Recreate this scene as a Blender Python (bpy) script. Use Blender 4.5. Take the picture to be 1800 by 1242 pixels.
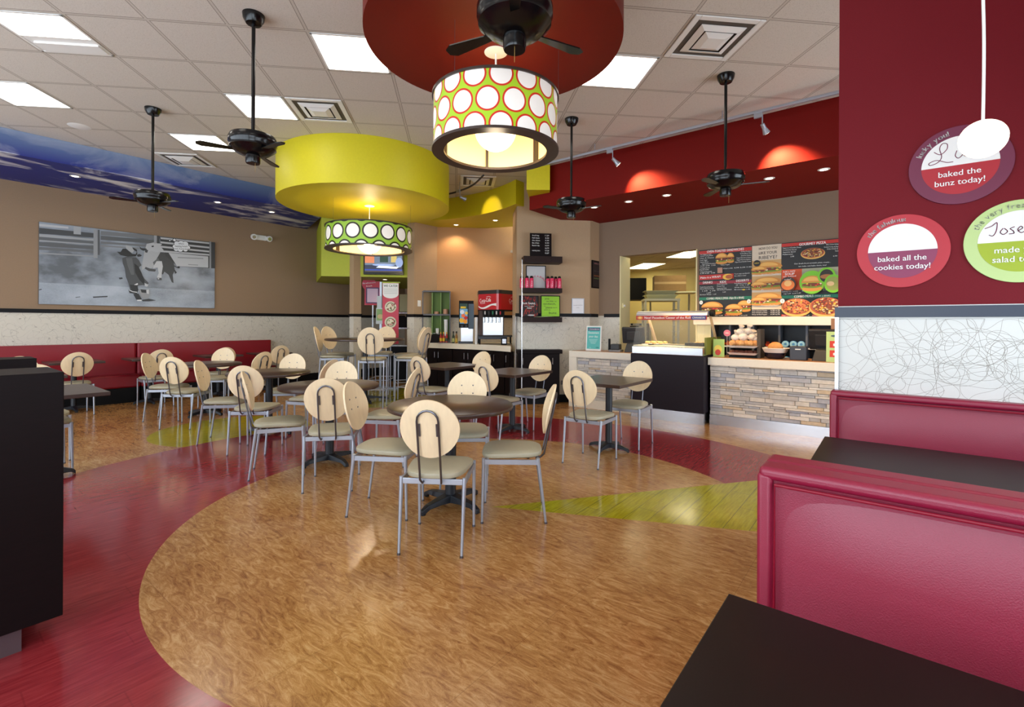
import bpy, math, random
from mathutils import Matrix, Vector
from math import sin, cos, pi, radians, sqrt, atan2
random.seed(7)
for o in list(bpy.data.objects): bpy.data.objects.remove(o)
SC = bpy.context.scene
COL = SC.collection
# ---------------------------------------------------------------- camera, sky, exposure
EYE = 1.34; FOC = 844.0; HOR = 568.0; ROLL = .0048; TH = radians(38.4)
CEIL = 3.725
cam = bpy.data.objects.new('camera', bpy.data.cameras.new('camera')); COL.objects.link(cam)
cam.data.sensor_width = 36; cam.data.lens = 36*FOC/1800
cam.data.shift_y = (HOR-621)/1800
cam.data.clip_start = .05
cam.matrix_world = Matrix.Translation((0, 0, EYE)) @ Matrix.Rotation(TH, 4, 'Z') @ Matrix.Rotation(pi/2, 4, 'X') @ Matrix.Rotation(ROLL, 4, 'Z')
SC.camera = cam
SC.view_settings.view_transform = 'Standard'; SC.view_settings.look = 'None'
SC.view_settings.exposure = 0.0; SC.view_settings.gamma = 1; SC.view_settings.use_curve_mapping = False
wd = bpy.data.worlds.new('daylight'); SC.world = wd; wd.use_nodes = True
bg = wd.node_tree.nodes['Background']; bg.inputs[0].default_value = (.78, .89, 1.0, 1); bg.inputs[1].default_value = 6.0
SC.cycles.max_bounces = 7; SC.cycles.diffuse_bounces = 4; SC.cycles.glossy_bounces = 4
SC.cycles.sample_clamp_indirect = 6; SC.cycles.caustics_reflective = False; SC.cycles.caustics_refractive = False

# ---------------------------------------------------------------- measuring helpers
def _ray(px, py):
    dx, dy = px-900, py-621
    c, s = cos(-ROLL), sin(-ROLL); X = dx*c-dy*s; D = dx*s+dy*c
    u = X/FOC; k = (HOR-621)-D
    return u*cos(TH)-sin(TH), u*sin(TH)+cos(TH), k/FOC
def W(px, py, h=0.):
    x, y, z = _ray(px, py); t = (h-EYE)/z
    return x*t, y*t
def Z(px, py, a=None, b=None):
    x, y, z = _ray(px, py); t = a/x if a is not None else b/y
    return x*t, y*t, EYE+z*t
def CR(X, Y):
    return X*cos(TH)-Y*sin(TH), X*sin(TH)+Y*cos(TH)
def UV(u, v):                       # ceiling grid runs at 45 degrees to the walls
    c = sqrt(.5); return c*(u-v), c*(u+v)

# ---------------------------------------------------------------- materials
def lin(c):
    r = []
    for x in c[:3]:
        x = x/255.; r.append(x/12.92 if x <= .04045 else ((x+.055)/1.055)**2.4)
    return (*r, 1)
MATS = {}
def M(name, col=(128, 128, 128), rough=.5, metal=0., emit=0., var=0., scale=20., bump=0., spec=.5, coat=0., stretch=None, trans=0., ior=1.45, ecol=None, alpha=1.):
    if name in MATS: return MATS[name]
    m = bpy.data.materials.new(name); m.use_nodes = True; MATS[name] = m
    nt = m.node_tree; N = nt.nodes; L = nt.links; p = N['Principled BSDF']
    p.inputs['Base Color'].default_value = lin(col); p.inputs['Roughness'].default_value = rough
    p.inputs['Metallic'].default_value = metal; p.inputs['Specular IOR Level'].default_value = spec
    if coat: p.inputs['Coat Weight'].default_value = coat; p.inputs['Coat Roughness'].default_value = .08
    if trans: p.inputs['Transmission Weight'].default_value = trans; p.inputs['IOR'].default_value = ior
    if alpha < 1: p.inputs['Alpha'].default_value = alpha
    if emit:
        p.inputs['Emission Color'].default_value = lin(ecol or col); p.inputs['Emission Strength'].default_value = emit
    if var or bump:
        tc = N.new('ShaderNodeTexCoord'); mp = N.new('ShaderNodeMapping'); nz = N.new('ShaderNodeTexNoise')
        L.new(tc.outputs['Object'], mp.inputs[0]); L.new(mp.outputs[0], nz.inputs['Vector'])
        if stretch: mp.inputs['Scale'].default_value = stretch
        nz.inputs['Scale'].default_value = scale; nz.inputs['Detail'].default_value = 4
        if var:
            mx = N.new('ShaderNodeMix'); mx.data_type = 'RGBA'
            a = lin([max(0, x*(1-var)) for x in col]); b = lin([min(255, x*(1+var)) for x in col])
            mx.inputs[6].default_value = a; mx.inputs[7].default_value = b
            L.new(nz.outputs['Fac'], mx.inputs[0]); L.new(mx.outputs[2], p.inputs['Base Color'])
        if bump:
            bp = N.new('ShaderNodeBump'); bp.inputs['Strength'].default_value = bump; bp.inputs['Distance'].default_value = .002
            L.new(nz.outputs['Fac'], bp.inputs['Height']); L.new(bp.outputs[0], p.inputs['Normal'])
    return m
def node_mat(name, rough=.5):
    m = bpy.data.materials.new(name); m.use_nodes = True; MATS[name] = m
    nt = m.node_tree; p = nt.nodes['Principled BSDF']; p.inputs['Roughness'].default_value = rough
    return m, nt, nt.nodes, nt.links, p
class NB:                            # small node-building shorthand
    def __init__(s, nt): s.nt = nt; s.N = nt.nodes; s.L = nt.links
    def put(s, sock, v):
        if hasattr(v, 'is_output'): s.L.new(v, sock)
        else: sock.default_value = v
    def math(s, op, a, b=0., c=0.):
        n = s.N.new('ShaderNodeMath'); n.operation = op
        s.put(n.inputs[0], a); s.put(n.inputs[1], b); s.put(n.inputs[2], c)
        return n.outputs[0]
    def mix(s, f, a, b):
        n = s.N.new('ShaderNodeMix'); n.data_type = 'RGBA'
        s.put(n.inputs[0], f); s.put(n.inputs[6], a); s.put(n.inputs[7], b); return n.outputs[2]
    def obj(s): return s.N.new('ShaderNodeTexCoord').outputs['Object']
    def mapv(s, v, scale=(1, 1, 1), rot=(0, 0, 0), loc=(0, 0, 0)):
        n = s.N.new('ShaderNodeMapping'); s.L.new(v, n.inputs[0])
        n.inputs['Scale'].default_value = scale; n.inputs['Rotation'].default_value = rot; n.inputs['Location'].default_value = loc
        return n.outputs[0]
    def sep(s, v):
        n = s.N.new('ShaderNodeSeparateXYZ'); s.L.new(v, n.inputs[0]); return n.outputs
    def noise(s, v, scale, detail=4, rough=.5, dist=0.):
        n = s.N.new('ShaderNodeTexNoise'); s.L.new(v, n.inputs['Vector']); n.inputs['Scale'].default_value = scale
        n.inputs['Detail'].default_value = detail; n.inputs['Roughness'].default_value = rough; n.inputs['Distortion'].default_value = dist
        return n.outputs['Fac']
    def ramp(s, f, stops):
        n = s.N.new('ShaderNodeValToRGB'); s.L.new(f, n.inputs[0]); e = n.color_ramp.elements
        while len(e) < len(stops): e.new(.5)
        for i, (t, c) in enumerate(stops): e[i].position = t; e[i].color = c
        return n.outputs[0]
    def bump(s, h, st, dist=.002):
        n = s.N.new('ShaderNodeBump'); s.L.new(h, n.inputs['Height']); n.inputs['Strength'].default_value = st; n.inputs['Distance'].default_value = dist
        return n.outputs[0]
def band(nb, x, w): return nb.math('LESS_THAN', nb.math('ABSOLUTE', x), w)

# floor: cork planks, a ring of red bamboo, two patches of green bamboo
def floor_material():
    m, nt, N, L, p = node_mat('floor_planks', .2); nb = NB(nt); o = nb.obj(); xyz = nb.sep(o); x, y = xyz[0], xyz[1]
    def dist(cx, cy):
        dx = nb.math('SUBTRACT', x, cx); dy = nb.math('SUBTRACT', y, cy)
        return nb.math('SQRT', nb.math('ADD', nb.math('MULTIPLY', dx, dx), nb.math('MULTIPLY', dy, dy)))
    d1 = dist(-2.337, 2.67); d2 = dist(-2.538, 2.449)
    inner = nb.math('LESS_THAN', d1, 2.033); outer = nb.math('LESS_THAN', d2, 3.446)
    red = nb.math('MULTIPLY', outer, nb.math('SUBTRACT', 1., inner))
    dx = nb.math('SUBTRACT', x, -2.29); dy = nb.math('SUBTRACT', y, 2.66)
    ang = nb.math('ARCTAN2', dy, dx)
    wedge = nb.math('MULTIPLY', nb.math('MULTIPLY', nb.math('GREATER_THAN', ang, radians(25.5)), nb.math('LESS_THAN', ang, radians(53.9))), nb.math('LESS_THAN', d1, 4.2))
    g2 = nb.math('MULTIPLY', nb.math('LESS_THAN', dist(-6.45, 2.55), .87), nb.math('SUBTRACT', 1., outer))
    g3 = nb.math('LESS_THAN', dist(-7.3, 5.3), 1.15)
    green = nb.math('MAXIMUM', wedge, nb.math('MAXIMUM', g2, g3))
    # cork
    v = nb.mapv(o, (1.2, 4.4, 1), (0, 0, .12))
    n1 = nb.noise(v, 5.5, 10, .72, 1.9); n2 = nb.noise(o, 2.3, 4); n3 = nb.noise(nb.mapv(o, (3, 9, 1), (0, 0, -.1)), 20, 6, .75, 3.2)
    t = nb.math('ADD', nb.math('MULTIPLY', n1, .62), nb.math('ADD', nb.math('MULTIPLY', n2, .2), nb.math('MULTIPLY', n3, .25)))
    cork = nb.ramp(t, [(.40, lin((124, 76, 38))), (.50, lin((168, 116, 64))), (.57, lin((192, 142, 86))), (.68, lin((218, 178, 124)))])
    # bamboo strips
    vb = nb.mapv(o, (14, 1.2, 1))
    s1 = nb.noise(vb, 5, 5, .6); s2 = nb.noise(nb.mapv(o, (22, 5, 1)), 3.1, 2)
    redc = nb.ramp(s1, [(.3, lin((132, 36, 42))), (.5, lin((148, 46, 52))), (.72, lin((164, 60, 64)))])
    knots = nb.math('GREATER_THAN', s2, .69)
    redc = nb.mix(nb.math('MULTIPLY', knots, .22), redc, lin((84, 18, 26)))
    grc = nb.ramp(s1, [(.3, lin((142, 134, 6))), (.5, lin((172, 162, 16))), (.72, lin((192, 182, 44)))])
    # joints
    def joints(w, l, wd):
        fx = nb.math('FLOOR', nb.math('DIVIDE', x, w)); mx = nb.math('PINGPONG', x, w/2)
        jx = nb.math('LESS_THAN', mx, wd)
        yy = nb.math('ADD', y, nb.math('MULTIPLY', fx, l*.37)); jy = nb.math('LESS_THAN', nb.math('PINGPONG', yy, l/2), wd)
        return nb.math('MAXIMUM', jx, jy)
    jb = nb.math('MULTIPLY', joints(.145, .9, .0026), nb.math('ADD', .2, nb.math('MULTIPLY', wedge, .6))); jc = nb.math('MULTIPLY', joints(.61, .92, .0011), .4)
    col = nb.mix(jc, cork, lin((92, 58, 30)))
    redc = nb.mix(jb, redc, lin((80, 20, 26))); grc = nb.mix(jb, grc, lin((92, 88, 14)))
    col = nb.mix(red, col, redc); col = nb.mix(green, col, grc)
    L.new(col, p.inputs['Base Color'])
    L.new(nb.math('ADD', nb.math('MULTIPLY', nb.math('MAXIMUM', red, green), -.07), nb.math('ADD', .17, nb.math('MULTIPLY', n2, .08))), p.inputs['Roughness'])
    L.new(nb.bump(nb.math('ADD', n2, nb.math('MULTIPLY', n1, .15)), .12, .004), p.inputs['Normal'])
    p.inputs['Specular IOR Level'].default_value = .55
    return m
def ceiling_material():
    m, nt, N, L, p = node_mat('ceiling_tiles', .9); nb = NB(nt); o = nb.obj(); xyz = nb.sep(o); T = .607
    gx = nb.math('PINGPONG', nb.math('ADD', xyz[0], 3.049), T/2); gy = nb.math('PINGPONG', nb.math('SUBTRACT', xyz[1], 4.10), T/2)
    g = nb.math('MINIMUM', gx, gy)
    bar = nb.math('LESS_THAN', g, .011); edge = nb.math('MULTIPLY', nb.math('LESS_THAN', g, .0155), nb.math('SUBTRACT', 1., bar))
    n = nb.noise(o, 130, 3, .7)
    tile = nb.ramp(n, [(.3, lin((178, 170, 160))), (.42, lin((206, 199, 190))), (.7, lin((214, 207, 199)))])
    col = nb.mix(bar, tile, lin((196, 188, 178))); col = nb.mix(edge, col, lin((120, 110, 102)))  # thin dark line beside the bars: shade at the tile edge, put into the colour
    L.new(col, p.inputs['Base Color'])
    L.new(nb.bump(nb.math('ADD', nb.math('MULTIPLY', bar, -1.), nb.math('MULTIPLY', n, .12)), .5, .004), p.inputs['Normal'])
    return m
def squiggle_material():
    m, nt, N, L, p = node_mat('squiggle_panel', .35); nb = NB(nt); o = nb.obj()
    tot = None
    for k, (sc, off, wdt) in enumerate(((6.2, (0, 0, 0), .018), (8.0, (5, 2, 9), .02), (11.0, (3, 8, 1), .022))):
        v = nb.mapv(o, (1, 1, 1), (0, 0, 0), off); n = nb.noise(v, sc, 0, .5, .6)
        l = nb.math('LESS_THAN', nb.math('ABSOLUTE', nb.math('SUBTRACT', n, .5)), wdt*.22)
        tot = l if tot is None else nb.math('MAXIMUM', tot, l)
    L.new(nb.mix(nb.math('MULTIPLY', tot, .55), lin((214, 208, 194)), lin((120, 112, 100))), p.inputs['Base Color'])
    return m
def sky_material():
    m, nt, N, L, p = node_mat('printed_sky', .55); nb = NB(nt); o = nb.obj()
    v = nb.mapv(o, (2.0, .9, 1.6)); n = nb.noise(v, 1.3, 9, .58, .6); z = nb.sep(o)[2]
    base = nb.mix(nb.math('MULTIPLY', nb.math('SUBTRACT', z, 3.43), 3.2), lin((24, 40, 128)), lin((112, 138, 178)))
    thr = nb.ramp(n, [(.49, (0, 0, 0, 1)), (.56, (.5, .5, .5, 1)), (.66, (1, 1, 1, 1))])
    L.new(nb.mix(nb.math('MULTIPLY', thr, nb.math('SUBTRACT', 1., nb.math('MULTIPLY', nb.math('GREATER_THAN', z, 3.43), .8))), base, lin((236, 238, 244))), p.inputs['Base Color'])
    return m
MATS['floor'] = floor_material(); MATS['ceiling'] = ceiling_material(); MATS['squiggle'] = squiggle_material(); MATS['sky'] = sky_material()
M('taupe', (150, 124, 98), .7, var=.03, scale=60, bump=.05)
M('taupe_light', (176, 148, 116), .7, var=.03, scale=60)
M('orange_tan', (196, 150, 104), .75, var=.03, scale=60)
M('menu_wall', (138, 116, 96), .75, var=.03, scale=60)
M('sign_red', (112, 16, 28), .6, spec=.2, var=.06, scale=160, bump=.25)
M('soffit_red', (116, 15, 10), .6, spec=.15, var=.05, scale=90, bump=.1)
M('drum_red', (104, 24, 15), .5, spec=.2, var=.03, scale=40)
M('lime_paint', (204, 192, 18), .5, var=.03, scale=40)
M('lime_wall', (170, 178, 38), .55, var=.03, scale=40)
M('black_trim', (16, 16, 20), .45, spec=.2)
M('wenge', (20, 12, 13), .45, spec=.12, var=.25, scale=14, stretch=(1, 1, 14))
M('wenge_shelf', (36, 20, 17), .45, spec=.2, var=.2, scale=14, stretch=(14, 1, 1))
M('table_top', (66, 48, 42), .28, var=.12, scale=10, stretch=(1, 9, 1))
M('table_dark', (24, 12, 10), .4, spec=.25, var=.18, scale=10, stretch=(9, 1, 1))
M('black_iron', (22, 26, 34), .42, var=.1, scale=30)
M('maple', (246, 222, 184), .38, var=.05, scale=7, stretch=(6, 6, 1))
M('beige_vinyl', (178, 171, 146), .42, var=.03, scale=30, bump=.1)
M('silver_paint', (176, 182, 194), .36, .55)
M('dark_steel', (110, 110, 118), .3, .9)
M('red_vinyl', (142, 18, 54), .42, var=.05, scale=330, bump=.3, spec=.7)
M('red_piping', (138, 12, 40), .35)
M('bench_vinyl', (140, 18, 34), .38, var=.04, scale=120, bump=.2)
M('steel', (200, 200, 202), .22, 1., var=.04, scale=6, stretch=(1, 1, 30))
M('white_slab', (238, 232, 216), .4, var=.02, scale=40)
M('white', (236, 236, 234), .5); M('black', (12, 12, 14), .5, spec=.2); M('plain_panel', (222, 222, 216), .4); M('squiggle_ink', (168, 162, 152), .5); M('black_gloss', (10, 10, 12), .2, spec=.4)
M('cream_paint', (226, 216, 168), .6); M('kitchen_wall', (236, 222, 160), .6)
M('grey', (120, 122, 126), .5); M('dark_grey', (44, 46, 50), .5); M('brass', (180, 150, 90), .3, .8)
M('panel_glow', (255, 250, 238), .5, emit=7.); M('panel_back', (255, 250, 238), .5, emit=2.5); M('bulb_glow', (255, 236, 206), .5, emit=9.); M('globe_glow', (255, 240, 214), .4, emit=2.6)
M('globe_inner', (255, 226, 180), .4, emit=3.2)
M('glass', (250, 252, 250), .02, trans=1., ior=1.45)

# ---------------------------------------------------------------- geometry helpers
class B:
    def __init__(s): s.v = []; s.f = []; s.mi = []; s.mats = []; s.T = Matrix.Identity(4)
    def slot(s, m):
        m = MATS[m] if isinstance(m, str) else m
        if m not in s.mats: s.mats.append(m)
        return s.mats.index(m)
    def add(s, vs, fs, m='white'):
        k = len(s.v); i = s.slot(m)
        s.v += [tuple(s.T @ Vector(q)) for q in vs]
        for f in fs: s.f.append([k+j for j in f]); s.mi.append(i)
        return s
    def box(s, x0, x1, y0, y1, z0, z1, m='white'):
        if x0 > x1: x0, x1 = x1, x0
        if y0 > y1: y0, y1 = y1, y0
        if z0 > z1: z0, z1 = z1, z0
        vs = [(x, y, z) for z in (z0, z1) for y in (y0, y1) for x in (x0, x1)]
        return s.add(vs, [(0, 2, 3, 1), (4, 5, 7, 6), (0, 1, 5, 4), (2, 6, 7, 3), (0, 4, 6, 2), (1, 3, 7, 5)], m)
    def prism(s, poly, z0, z1, m='white', mtop=None, mbot=None):
        ar = sum(poly[i][0]*poly[(i+1) % len(poly)][1]-poly[(i+1) % len(poly)][0]*poly[i][1] for i in range(len(poly)))
        if ar < 0: poly = poly[::-1]
        n = len(poly); lo = [(x, y, z0) for x, y in poly]; hi = [(x, y, z1) for x, y in poly]
        s.add(lo+hi, [(i, (i+1) % n, n+(i+1) % n, n+i) for i in range(n)], m)
        s.add(hi, [tuple(range(n))], mtop or m); return s.add(lo, [tuple(range(n))[::-1]], mbot or m)
    def lathe(s, prof, c=(0, 0), n=32, m='white', rx=1., ry=1., cap=True):
        vs = []; fs = []
        for (r, z) in prof:
            for i in range(n):
                a = 2*pi*i/n; vs.append((c[0]+r*rx*cos(a), c[1]+r*ry*sin(a), z))
        for j in range(len(prof)-1):
            for i in range(n):
                i2 = (i+1) % n; fs.append((j*n+i, j*n+i2, (j+1)*n+i2, (j+1)*n+i))
        if cap:
            fs.append(tuple(range(n))[::-1]); fs.append(tuple((len(prof)-1)*n+i for i in range(n)))
        return s.add(vs, fs, m)
    def cyl(s, p0, p1, r0, r1=None, m='white', n=12):
        r1 = r0 if r1 is None else r1; p0 = Vector(p0); p1 = Vector(p1); d = (p1-p0).normalized()
        x = d.orthogonal().normalized(); y = d.cross(x)
        vs = [tuple(p0+(x*cos(2*pi*i/n)+y*sin(2*pi*i/n))*r0) for i in range(n)]+[tuple(p1+(x*cos(2*pi*i/n)+y*sin(2*pi*i/n))*r1) for i in range(n)]
        return s.add(vs, [(i, (i+1) % n, n+(i+1) % n, n+i) for i in range(n)]+[tuple(range(n))[::-1], tuple(range(n, 2*n))], m)
    def tube(s, pts, r, m='white', n=8, closed=False):
        P = [Vector(p) for p in pts]; K = len(P); rr = r if isinstance(r, (list, tuple)) else [r]*K
        vs = []; up = None
        for i, p in enumerate(P):
            if closed: d = (P[(i+1) % K]-P[i-1]).normalized()
            else: d = (P[min(i+1, K-1)]-P[max(i-1, 0)]).normalized()
            if up is None: up = d.orthogonal().normalized()
            x = (up-d*up.dot(d)).normalized(); up = x; y = d.cross(x)
            vs += [tuple(p+(x*cos(2*pi*j/n)+y*sin(2*pi*j/n))*rr[i]) for j in range(n)]
        fs = []
        for i in range(K if closed else K-1):
            k = (i+1) % K
            for j in range(n): fs.append((i*n+j, i*n+(j+1) % n, k*n+(j+1) % n, k*n+j))
        if not closed: fs += [tuple(range(n))[::-1], tuple((K-1)*n+j for j in range(n))]
        return s.add(vs, fs, m)
    def ball(s, c, r, m='white', nu=20, nv=12, sx=1, sy=1, sz=1):
        prof = []; vs = [(c[0], c[1], c[2]-r*sz)]
        for j in range(1, nv):
            t = pi*j/nv
            for i in range(nu): vs.append((c[0]+r*sx*sin(t)*cos(2*pi*i/nu), c[1]+r*sy*sin(t)*sin(2*pi*i/nu), c[2]-r*sz*cos(t)))
        vs.append((c[0], c[1], c[2]+r*sz)); fs = []
        for i in range(nu): fs.append((0, 1+(i+1) % nu, 1+i)); fs.append((len(vs)-1, len(vs)-1-nu+i, len(vs)-1-nu+(i+1) % nu))
        for j in range(nv-2):
            for i in range(nu): q = 1+j*nu; fs.append((q+i, q+(i+1) % nu, q+nu+(i+1) % nu, q+nu+i))
        return s.add(vs, fs, m)
    def build(s, name, parent=None, smooth=False, bev=0., segs=2, sub=0):
        me = bpy.data.meshes.new(name); me.from_pydata(s.v, [], s.f)
        for m in s.mats: me.materials.append(m)
        me.polygons.foreach_set('material_index', s.mi); me.update()
        if smooth:
            me.polygons.foreach_set('use_smooth', [True]*len(me.polygons)); me.set_sharp_from_angle(angle=radians(40))
        o = bpy.data.objects.new(name, me); COL.objects.link(o)
        if parent: o.parent = parent
        if bev:
            md = o.modifiers.new('bevel', 'BEVEL'); md.width = bev; md.segments = segs; md.limit_method = 'ANGLE'
        if sub:
            md = o.modifiers.new('sub', 'SUBSURF'); md.levels = sub; md.render_levels = sub
        return o
def tag(o, label=None, cat=None, group=None, kind=None):
    if label: o['label'] = label
    if cat: o['category'] = cat
    if group: o['group'] = group
    if kind: o['kind'] = kind
    return o
def thing(name, loc, rz, label, cat, group=None):
    o = bpy.data.objects.new(name, None); COL.objects.link(o); o.location = loc; o.rotation_euler = (0, 0, rz); o.empty_display_size = .1
    return tag(o, label, cat, group)
def struct(name, b, label=None, **k): return tag(b.build(name, **k), label, kind='structure')
def copy_tree(o, parent=None):
    c = o.copy(); COL.objects.link(c)
    if parent: c.parent = parent; c.matrix_parent_inverse = o.matrix_parent_inverse
    for ch in list(o.children): copy_tree(ch, c)
    return c
# lettering: meshes from the built-in font
_tc = {}
def glyph(txt, size, res=3):
    k = (txt, res)
    if k not in _tc:
        cu = bpy.data.curves.new('t', 'FONT'); cu.body = txt; cu.size = 1; cu.resolution_u = res
        ob = bpy.data.objects.new('t', cu); COL.objects.link(ob)
        me = bpy.data.meshes.new_from_object(ob.evaluated_get(bpy.context.evaluated_depsgraph_get()))
        vs = [tuple(v.co) for v in me.vertices]; fs = [tuple(p.vertices) for p in me.polygons]
        bpy.data.objects.remove(ob); bpy.data.curves.remove(cu); bpy.data.meshes.remove(me)
        xs = [v[0] for v in vs] or [0]
        _tc[k] = (vs, fs, min(xs), max(xs))
    vs, fs, x0, x1 = _tc[k]
    return [(v[0]*size, v[1]*size) for v in vs], fs, x0*size, x1*size
class Sheet:
    """A flat printed thing. Local x right, y up, z out of the print; origin at its lower left corner."""
    def __init__(s, b, Mx): s.b = b; s.M = Mx; s.k = 0
    def _z(s): s.k += 1; return .0004+.00025*s.k
    def poly(s, pts, m, z=None):
        s.b.T = s.M; zz = s._z() if z is None else z
        ar = sum(pts[i][0]*pts[(i+1) % len(pts)][1]-pts[(i+1) % len(pts)][0]*pts[i][1] for i in range(len(pts)))
        if ar < 0: pts = pts[::-1]
        s.b.add([(x, y, zz) for x, y in pts], [tuple(range(len(pts)))], m)
    def rect(s, x0, y0, x1, y1, m): s.poly([(x0, y0), (x1, y0), (x1, y1), (x0, y1)], m)
    def ell(s, cx, cy, rx, ry, m, a0=0, a1=360, n=28):
        s.poly([(cx+rx*cos(radians(a0+(a1-a0)*i/n)), cy+ry*sin(radians(a0+(a1-a0)*i/n))) for i in range(n if a1-a0 == 360 else n+1)], m)
    def text(s, t, x, y, size, m, align='c', sx=1., rot=0., bold=0):
        vs, fs, x0, x1 = glyph(t, size); off = {'c': -(x0+x1)/2, 'l': -x0, 'r': -x1}[align]
        z = s._z(); s.b.T = s.M; c, q = cos(rot), sin(rot)
        for d in ([0] if not bold else [-bold, 0, bold]):
            out = [(((v[0]+off)*sx+d), v[1]) for v in vs]
            s.b.add([(x+p*c-r*q, y+p*q+r*c, z) for p, r in out], fs, m); z += .0001
    def arc(s, t, cx, cy, r, a0, size, m, bold=0):      # text running clockwise along a circle from angle a0
        a = a0
        for ch in t:
            if ch == ' ': a -= size*.3/r; continue
            vs, fs, x0, x1 = glyph(ch, size); w = x1-x0
            aa = a-(w/2)/r
            c, q = cos(aa-pi/2), sin(aa-pi/2); z = s._z(); s.b.T = s.M
            px, py = cx+r*cos(aa), cy+r*sin(aa)
            for d in ([0] if not bold else [-bold, bold]):
                s.b.add([(px+(v[0]-x0-w/2+d)*c-v[1]*q, py+(v[0]-x0-w/2+d)*q+v[1]*c, z) for v in vs], fs, m)
            a -= (w+size*.09)/r
    def stroke(s, pts, w, m):
        z = s._z(); s.b.T = s.M
        for i in range(len(pts)-1):
            (x0, y0), (x1, y1) = pts[i], pts[i+1]; L = math.hypot(x1-x0, y1-y0) or 1e-6; nx, ny = -(y1-y0)/L*w/2, (x1-x0)/L*w/2
            ex, ey = (x1-x0)/L*w*.3, (y1-y0)/L*w*.3
            s.b.add([(x0-ex+nx, y0-ey+ny, z), (x0-ex-nx, y0-ey-ny, z), (x1+ex-nx, y1+ey-ny, z), (x1+ex+nx, y1+ey+ny, z)], [(0, 1, 2, 3)], m)
def frame_M(origin, xdir, n=None, updir=(0, 0, 1)):
    x = Vector(xdir).normalized(); u = Vector(updir); u = (u-x*u.dot(x)).normalized(); z = x.cross(u)
    return Matrix(((x[0], u[0], z[0], origin[0]), (x[1], u[1], z[1], origin[1]), (x[2], u[2], z[2], origin[2]), (0, 0, 0, 1)))
def smooth_path(pts, k=6):
    out = []
    for i in range(len(pts)-1):
        p0 = pts[max(i-1, 0)]; p1 = pts[i]; p2 = pts[i+1]; p3 = pts[min(i+2, len(pts)-1)]
        for j in range(k):
            t = j/k; out.append(tuple(.5*((2*p1[d])+(-p0[d]+p2[d])*t+(2*p0[d]-5*p1[d]+4*p2[d]-p3[d])*t*t+(-p0[d]+3*p1[d]-3*p2[d]+p3[d])*t**3) for d in range(len(p1))))
    out.append(tuple(pts[-1])); return out
def col(r, g, b, rough=.5, **k): return M('ink_%d_%d_%d' % (r, g, b), (r, g, b), rough, **k)
def light(name, kind, loc, energy, color, parent=None, **k):
    d = bpy.data.lights.new(name, kind); d.energy = energy; d.color = color
    for q, v in k.items(): setattr(d, q, v)
    o = bpy.data.objects.new(name, d); COL.objects.link(o); o.location = loc
    if parent: o.parent = parent
    return o
def aim(o, target):
    d = Vector(target)-Vector(o.location); o.rotation_euler = d.to_track_quat('-Z', 'Y').to_euler(); return o
# ================================================================ the room
AL = -10.25; BM = 7.6; BS = 3.45     # left wall, menu wall, sign wall planes
b = B().box(AL-.15, 3.1, -3.15, 12.7, -.1, 0, 'floor'); struct('floor', b)
c = sqrt(.5)
def ceil_piece(name, poly, z0, z1):
    bb = B().prism([(c*(x+y), c*(-x+y)) for x, y in poly], z0, z1, 'ceiling'); o = struct(name, bb); o.rotation_euler = (0, 0, pi/4); return o
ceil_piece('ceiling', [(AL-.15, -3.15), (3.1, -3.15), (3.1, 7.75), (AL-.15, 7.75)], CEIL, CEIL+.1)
b = B(); b.box(AL-.15, AL, -3.15, 8.45, 1.5, CEIL, 'taupe'); b.box(AL-.15, AL, -3.15, 8.45, 0, 1.5, 'squiggle'); struct('wall_left', b)
b = B().box(AL, AL+.02, -3.1, 8.3, 1.465, 1.525, 'black_trim'); struct('trim_1', b)
b = B().box(AL, AL+.015, -3.1, 8.3, 0, .2, 'black_trim'); struct('baseboard_left', b)
# front wall: a storefront of tall panes behind the camera
b = B(); b.box(AL, 1.35, -3.15, -3.0, 0, .35, 'taupe'); b.box(AL, 1.35, -3.15, -3.0, 3.0, CEIL, 'taupe')
b.box(AL, AL+.5, -3.15, -3, .35, 3, 'taupe'); b.box(1.0, 1.35, -3.15, -3, .35, 3, 'taupe'); struct('wall_front', b)
wx = [AL+.5+(1.0-AL-.5)*i/7 for i in range(8)]
for i in range(7):
    b = B(); x0, x1 = wx[i], wx[i+1]
    b.box(x0, x0+.05, -3.12, -3.03, .35, 3, 'silver_paint'); b.box(x1-.05, x1, -3.12, -3.03, .35, 3, 'silver_paint')
    b.box(x0, x1, -3.12, -3.03, .35, .4, 'silver_paint'); b.box(x0, x1, -3.12, -3.03, 2.95, 3, 'silver_paint'); struct('window_%d' % (i+1), b)
# right wall: windows beside the booths, then the entrance side
b = B(); b.box(1.2, 1.35, -3.0, BS, 0, .95, 'taupe'); b.box(1.2, 1.35, -3.0, BS, 2.9, CEIL, 'taupe'); b.box(1.2, 1.35, .5, 3.2, 1.95, 2.9, 'taupe')  # last box: unseen infill lowering the second window to darken the sign wall's top
for y0, y1 in ((-3, -2.7), (.1, .5), (3.2, BS)): b.box(1.2, 1.35, y0, y1, .95, 2.9, 'taupe')
struct('wall_right', b)
for i, (y0, y1, zt) in enumerate(((-2.7, .1, 2.9), (.5, 3.2, 1.95))):
    b = B(); b.box(1.23, 1.31, y0, y0+.05, .95, zt, 'silver_paint'); b.box(1.23, 1.31, y1-.05, y1, .95, zt, 'silver_paint')
    b.box(1.23, 1.31, y0, y1, .95, 1.0, 'silver_paint'); b.box(1.23, 1.31, y0, y1, zt-.05, zt, 'silver_paint'); struct('window_%d' % (8+i), b)
b = B(); b.box(2.95, 3.1, BS, 12.7, 0, .05, 'taupe'); b.box(2.95, 3.1, BS, 12.7, 2.6, CEIL, 'taupe'); b.box(2.95, 3.1, 7.0, 12.7, .05, 2.6, 'taupe')
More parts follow.
